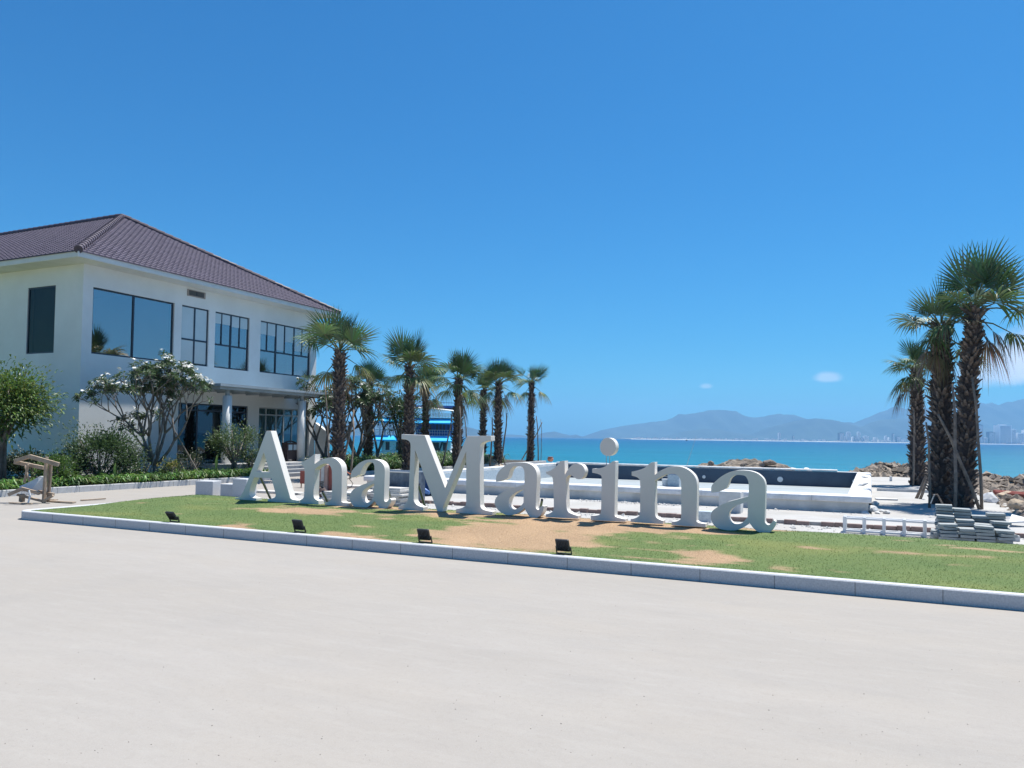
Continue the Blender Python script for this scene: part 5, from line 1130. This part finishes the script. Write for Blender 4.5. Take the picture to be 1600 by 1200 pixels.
def awn(x0, x1, yt, yb, nm, inset=1.0, reach=.86):
    q = MB(); z1, z0 = zz(yt), zz(yb); i = (bx(x1)-bx(x0))*.0+inset*.45; y = W2*reach
    q.add([(bx(x0),-y,z0),(bx(x1),-y,z0),(bx(x1),y,z0),(bx(x0),y,z0),(bx(x0)+i,-y+1.2,z1),(bx(x1)-i,-y+1.2,z1),(bx(x1)-i,y-1.2,z1),(bx(x0)+i,y-1.2,z1),(bx(x0),-y,z0-.14),(bx(x1),-y,z0-.14),(bx(x1),y,z0-.14),(bx(x0),y,z0-.14)],
          [(0,1,5,4),(1,2,6,5),(2,3,7,6),(3,0,4,7),(4,5,6,7),(0,8,9,1),(1,9,10,2),(2,10,11,3),(3,11,8,0),(8,11,10,9)]); o = q.build(nm, M['awning'], boat); return o
awn(581, 626, 681.5, 687.5, 'awning', reach=1.05); awn(629, 710, 681.5, 688, 'awning', reach=1.05); awn(586, 620, 654, 659.5, 'awning', reach=.74); awn(632, 709, 654.5, 661, 'awning', reach=.74)
q = MB(); q.box(bx(583), bx(712), -W2*.52, W2*.52, zz(681.6), zz(680.4)); q.box(bx(588), bx(712), -W2*.5, W2*.5, zz(653.8), zz(652.8)); q.build('deck', M['boatwhite'], boat)
q = MB(); q.box(bx(652), bx(708), -W2*.36, W2*.36, zz(680.4), zz(660.5)); q.build('upper_cabin', M['boatblue'], boat)
q = MB()
for i in range(7): x = bx(672)+i*bx(653.3); q.box(x, x+.32, -W2*.365, -W2*.36, zz(673), zz(662))
q.build('cabin_window', M['boatdark'], boat)
def rail(x0, x1, yb, yt, nm, m, n):
    q = MB(); y = -W2*.5
    for yy in (y, -y):
        for z in (zz(yt), (zz(yt)+zz(yb))/2): q.bar((bx(x0), yy, z), (bx(x1), yy, z), .05, .05)
        for i in range(n+1): x = lerp(bx(x0), bx(x1), i/n); q.bar((x, yy, zz(yb)), (x, yy, zz(yt)), .04, .04)
    q.build(nm, m, boat)
rail(583, 712, 680.4, 672, 'railing', M['lframe'], 34); rail(591, 711, 652.8, 646.5, 'railing', M['lframe'], 26)
for a in (589, 605, 618, 640, 660, 680, 700, 708): q = MB(); q.bar((bx(a), -W2*.49, zz(681)), (bx(a), -W2*.49, zz(659)), .08, .08); q.bar((bx(a), W2*.49, zz(681)), (bx(a), W2*.49, zz(659)), .08, .08); q.build('deck_post', M['boatblue'], boat)
q = MB(); P = [(611,636.5),(640,637),(670,637),(690,639),(711,641)]; vs = []
for x, y in P: vs += [(bx(x), -W2*.5, zz(y)-.1), (bx(x), 0, zz(y)+.25), (bx(x), W2*.5, zz(y)-.1), (bx(x), 0, zz(y)+.05)]
q.add(vs, [(i*4+k, i*4+(k+1) % 4, (i+1)*4+(k+1) % 4, (i+1)*4+k) for i in range(4) for k in range(4)]); q.build('sun_roof', M['boatwhite'], boat)
q = MB()
for i in range(5): x = lerp(612, 709, i/4); q.bar((bx(x), 0, zz(653)), (bx(x), 0, zz(637)), .07, .07); q.bar((bx(x), 0, zz(637)), (bx(x), 0, zz(628.5)), .05, .05)
q.bar((bx(610), 0, zz(628.5)), (bx(712), 0, zz(629)), .10, .10); q.bar((bx(610), 0, zz(636)), (bx(712), 0, zz(636)), .06, .06); q.build('roof_frame', M['boatwhite'], boat)
q = MB(); q.box(bx(645), bx(712), -W2*.3, W2*.3, zz(637.5), zz(634)); q.build('blue_panel', M['boatblue'], boat)
for a, y0, y1 in ((624,632,624),(630,632,625),(676,630,620),(681,630,619)): q = MB(); q.bar((bx(a), 0, zz(637)), (bx(a), 0, zz(y1)), .06, .06); q.box(bx(a)-.12, bx(a)+.12, -.12, .12, zz(y1+5), zz(y1+3.4)); q.build('mast', M['boatdark'], boat)
# two tiny far boats, a thin rod by the water
for px, py, D, lb in [(1417,699,900,'tiny dark boat on the water left of the far right palm trunk'),(1073,689,1800,'tiny dark boat below the middle of the mountains')]:
    c = DP(px, py, D); root = thing('fishing_boat', lb, 'boat', (c[0], c[1], SEA), -TH); s = D/1200; q = MB(); q.add([(-3*s/2,-s*.4,0),(3*s/2,-s*.4,0),(2.2*s,0,.9*s),(-2*s,0,.9*s),(3*s/2,s*.4,0),(-3*s/2,s*.4,0)], [(0,1,2,3),(5,3,2,4),(0,5,4,1),(0,3,5),(1,4,2)]); q.build('hull', M['boatdark'], root)
    q = MB(); q.box(-.9*s, .6*s, -.3*s, .3*s, .88*s, 1.8*s); q.build('cabin', M['boatdark'], root)
a, b = rr_(1073, 36.0); root = thing('fishing_rod', 'thin pale rod leaning at the edge of the water above the small n', 'rod', (a, b, 0)); q = MB(); q.tube([(-.1, 0, 0), (.45, 0, 1.75)], [.014, .006], 5); q.build('rod_body', M['lframe'], root)
# grit and tiny stones on the plaza
rnd = random.Random(41); q = MB()
for i in range(360):
    px = rnd.uniform(-60, 1660); py = 860+340*rnd.random()**.8; r, u, _ = G(px, py)
    if u > LU0-.05: continue
    s = min(.004, abs(rnd.gauss(0, .0014))+.0011); z = .0; b = rnd.uniform(.5, 1.3); R = rnd.uniform(0, 6); cx, sx = math.cos(R)*s*1.5, math.sin(R)*s
    q.add([(r-cx, u-sx, z), (r+sx, u-cx, z), (r+cx, u+sx, z), (r-sx, u+cx, z), (r, u, s*1.1)], [(0,1,4),(1,2,4),(2,3,4),(3,0,4)], (.20*b, .18*b, .16*b))
tag(q.build('grit', M['stones']), 'tiny dark grit scattered on the plaza', 'grit', kind='stuff')
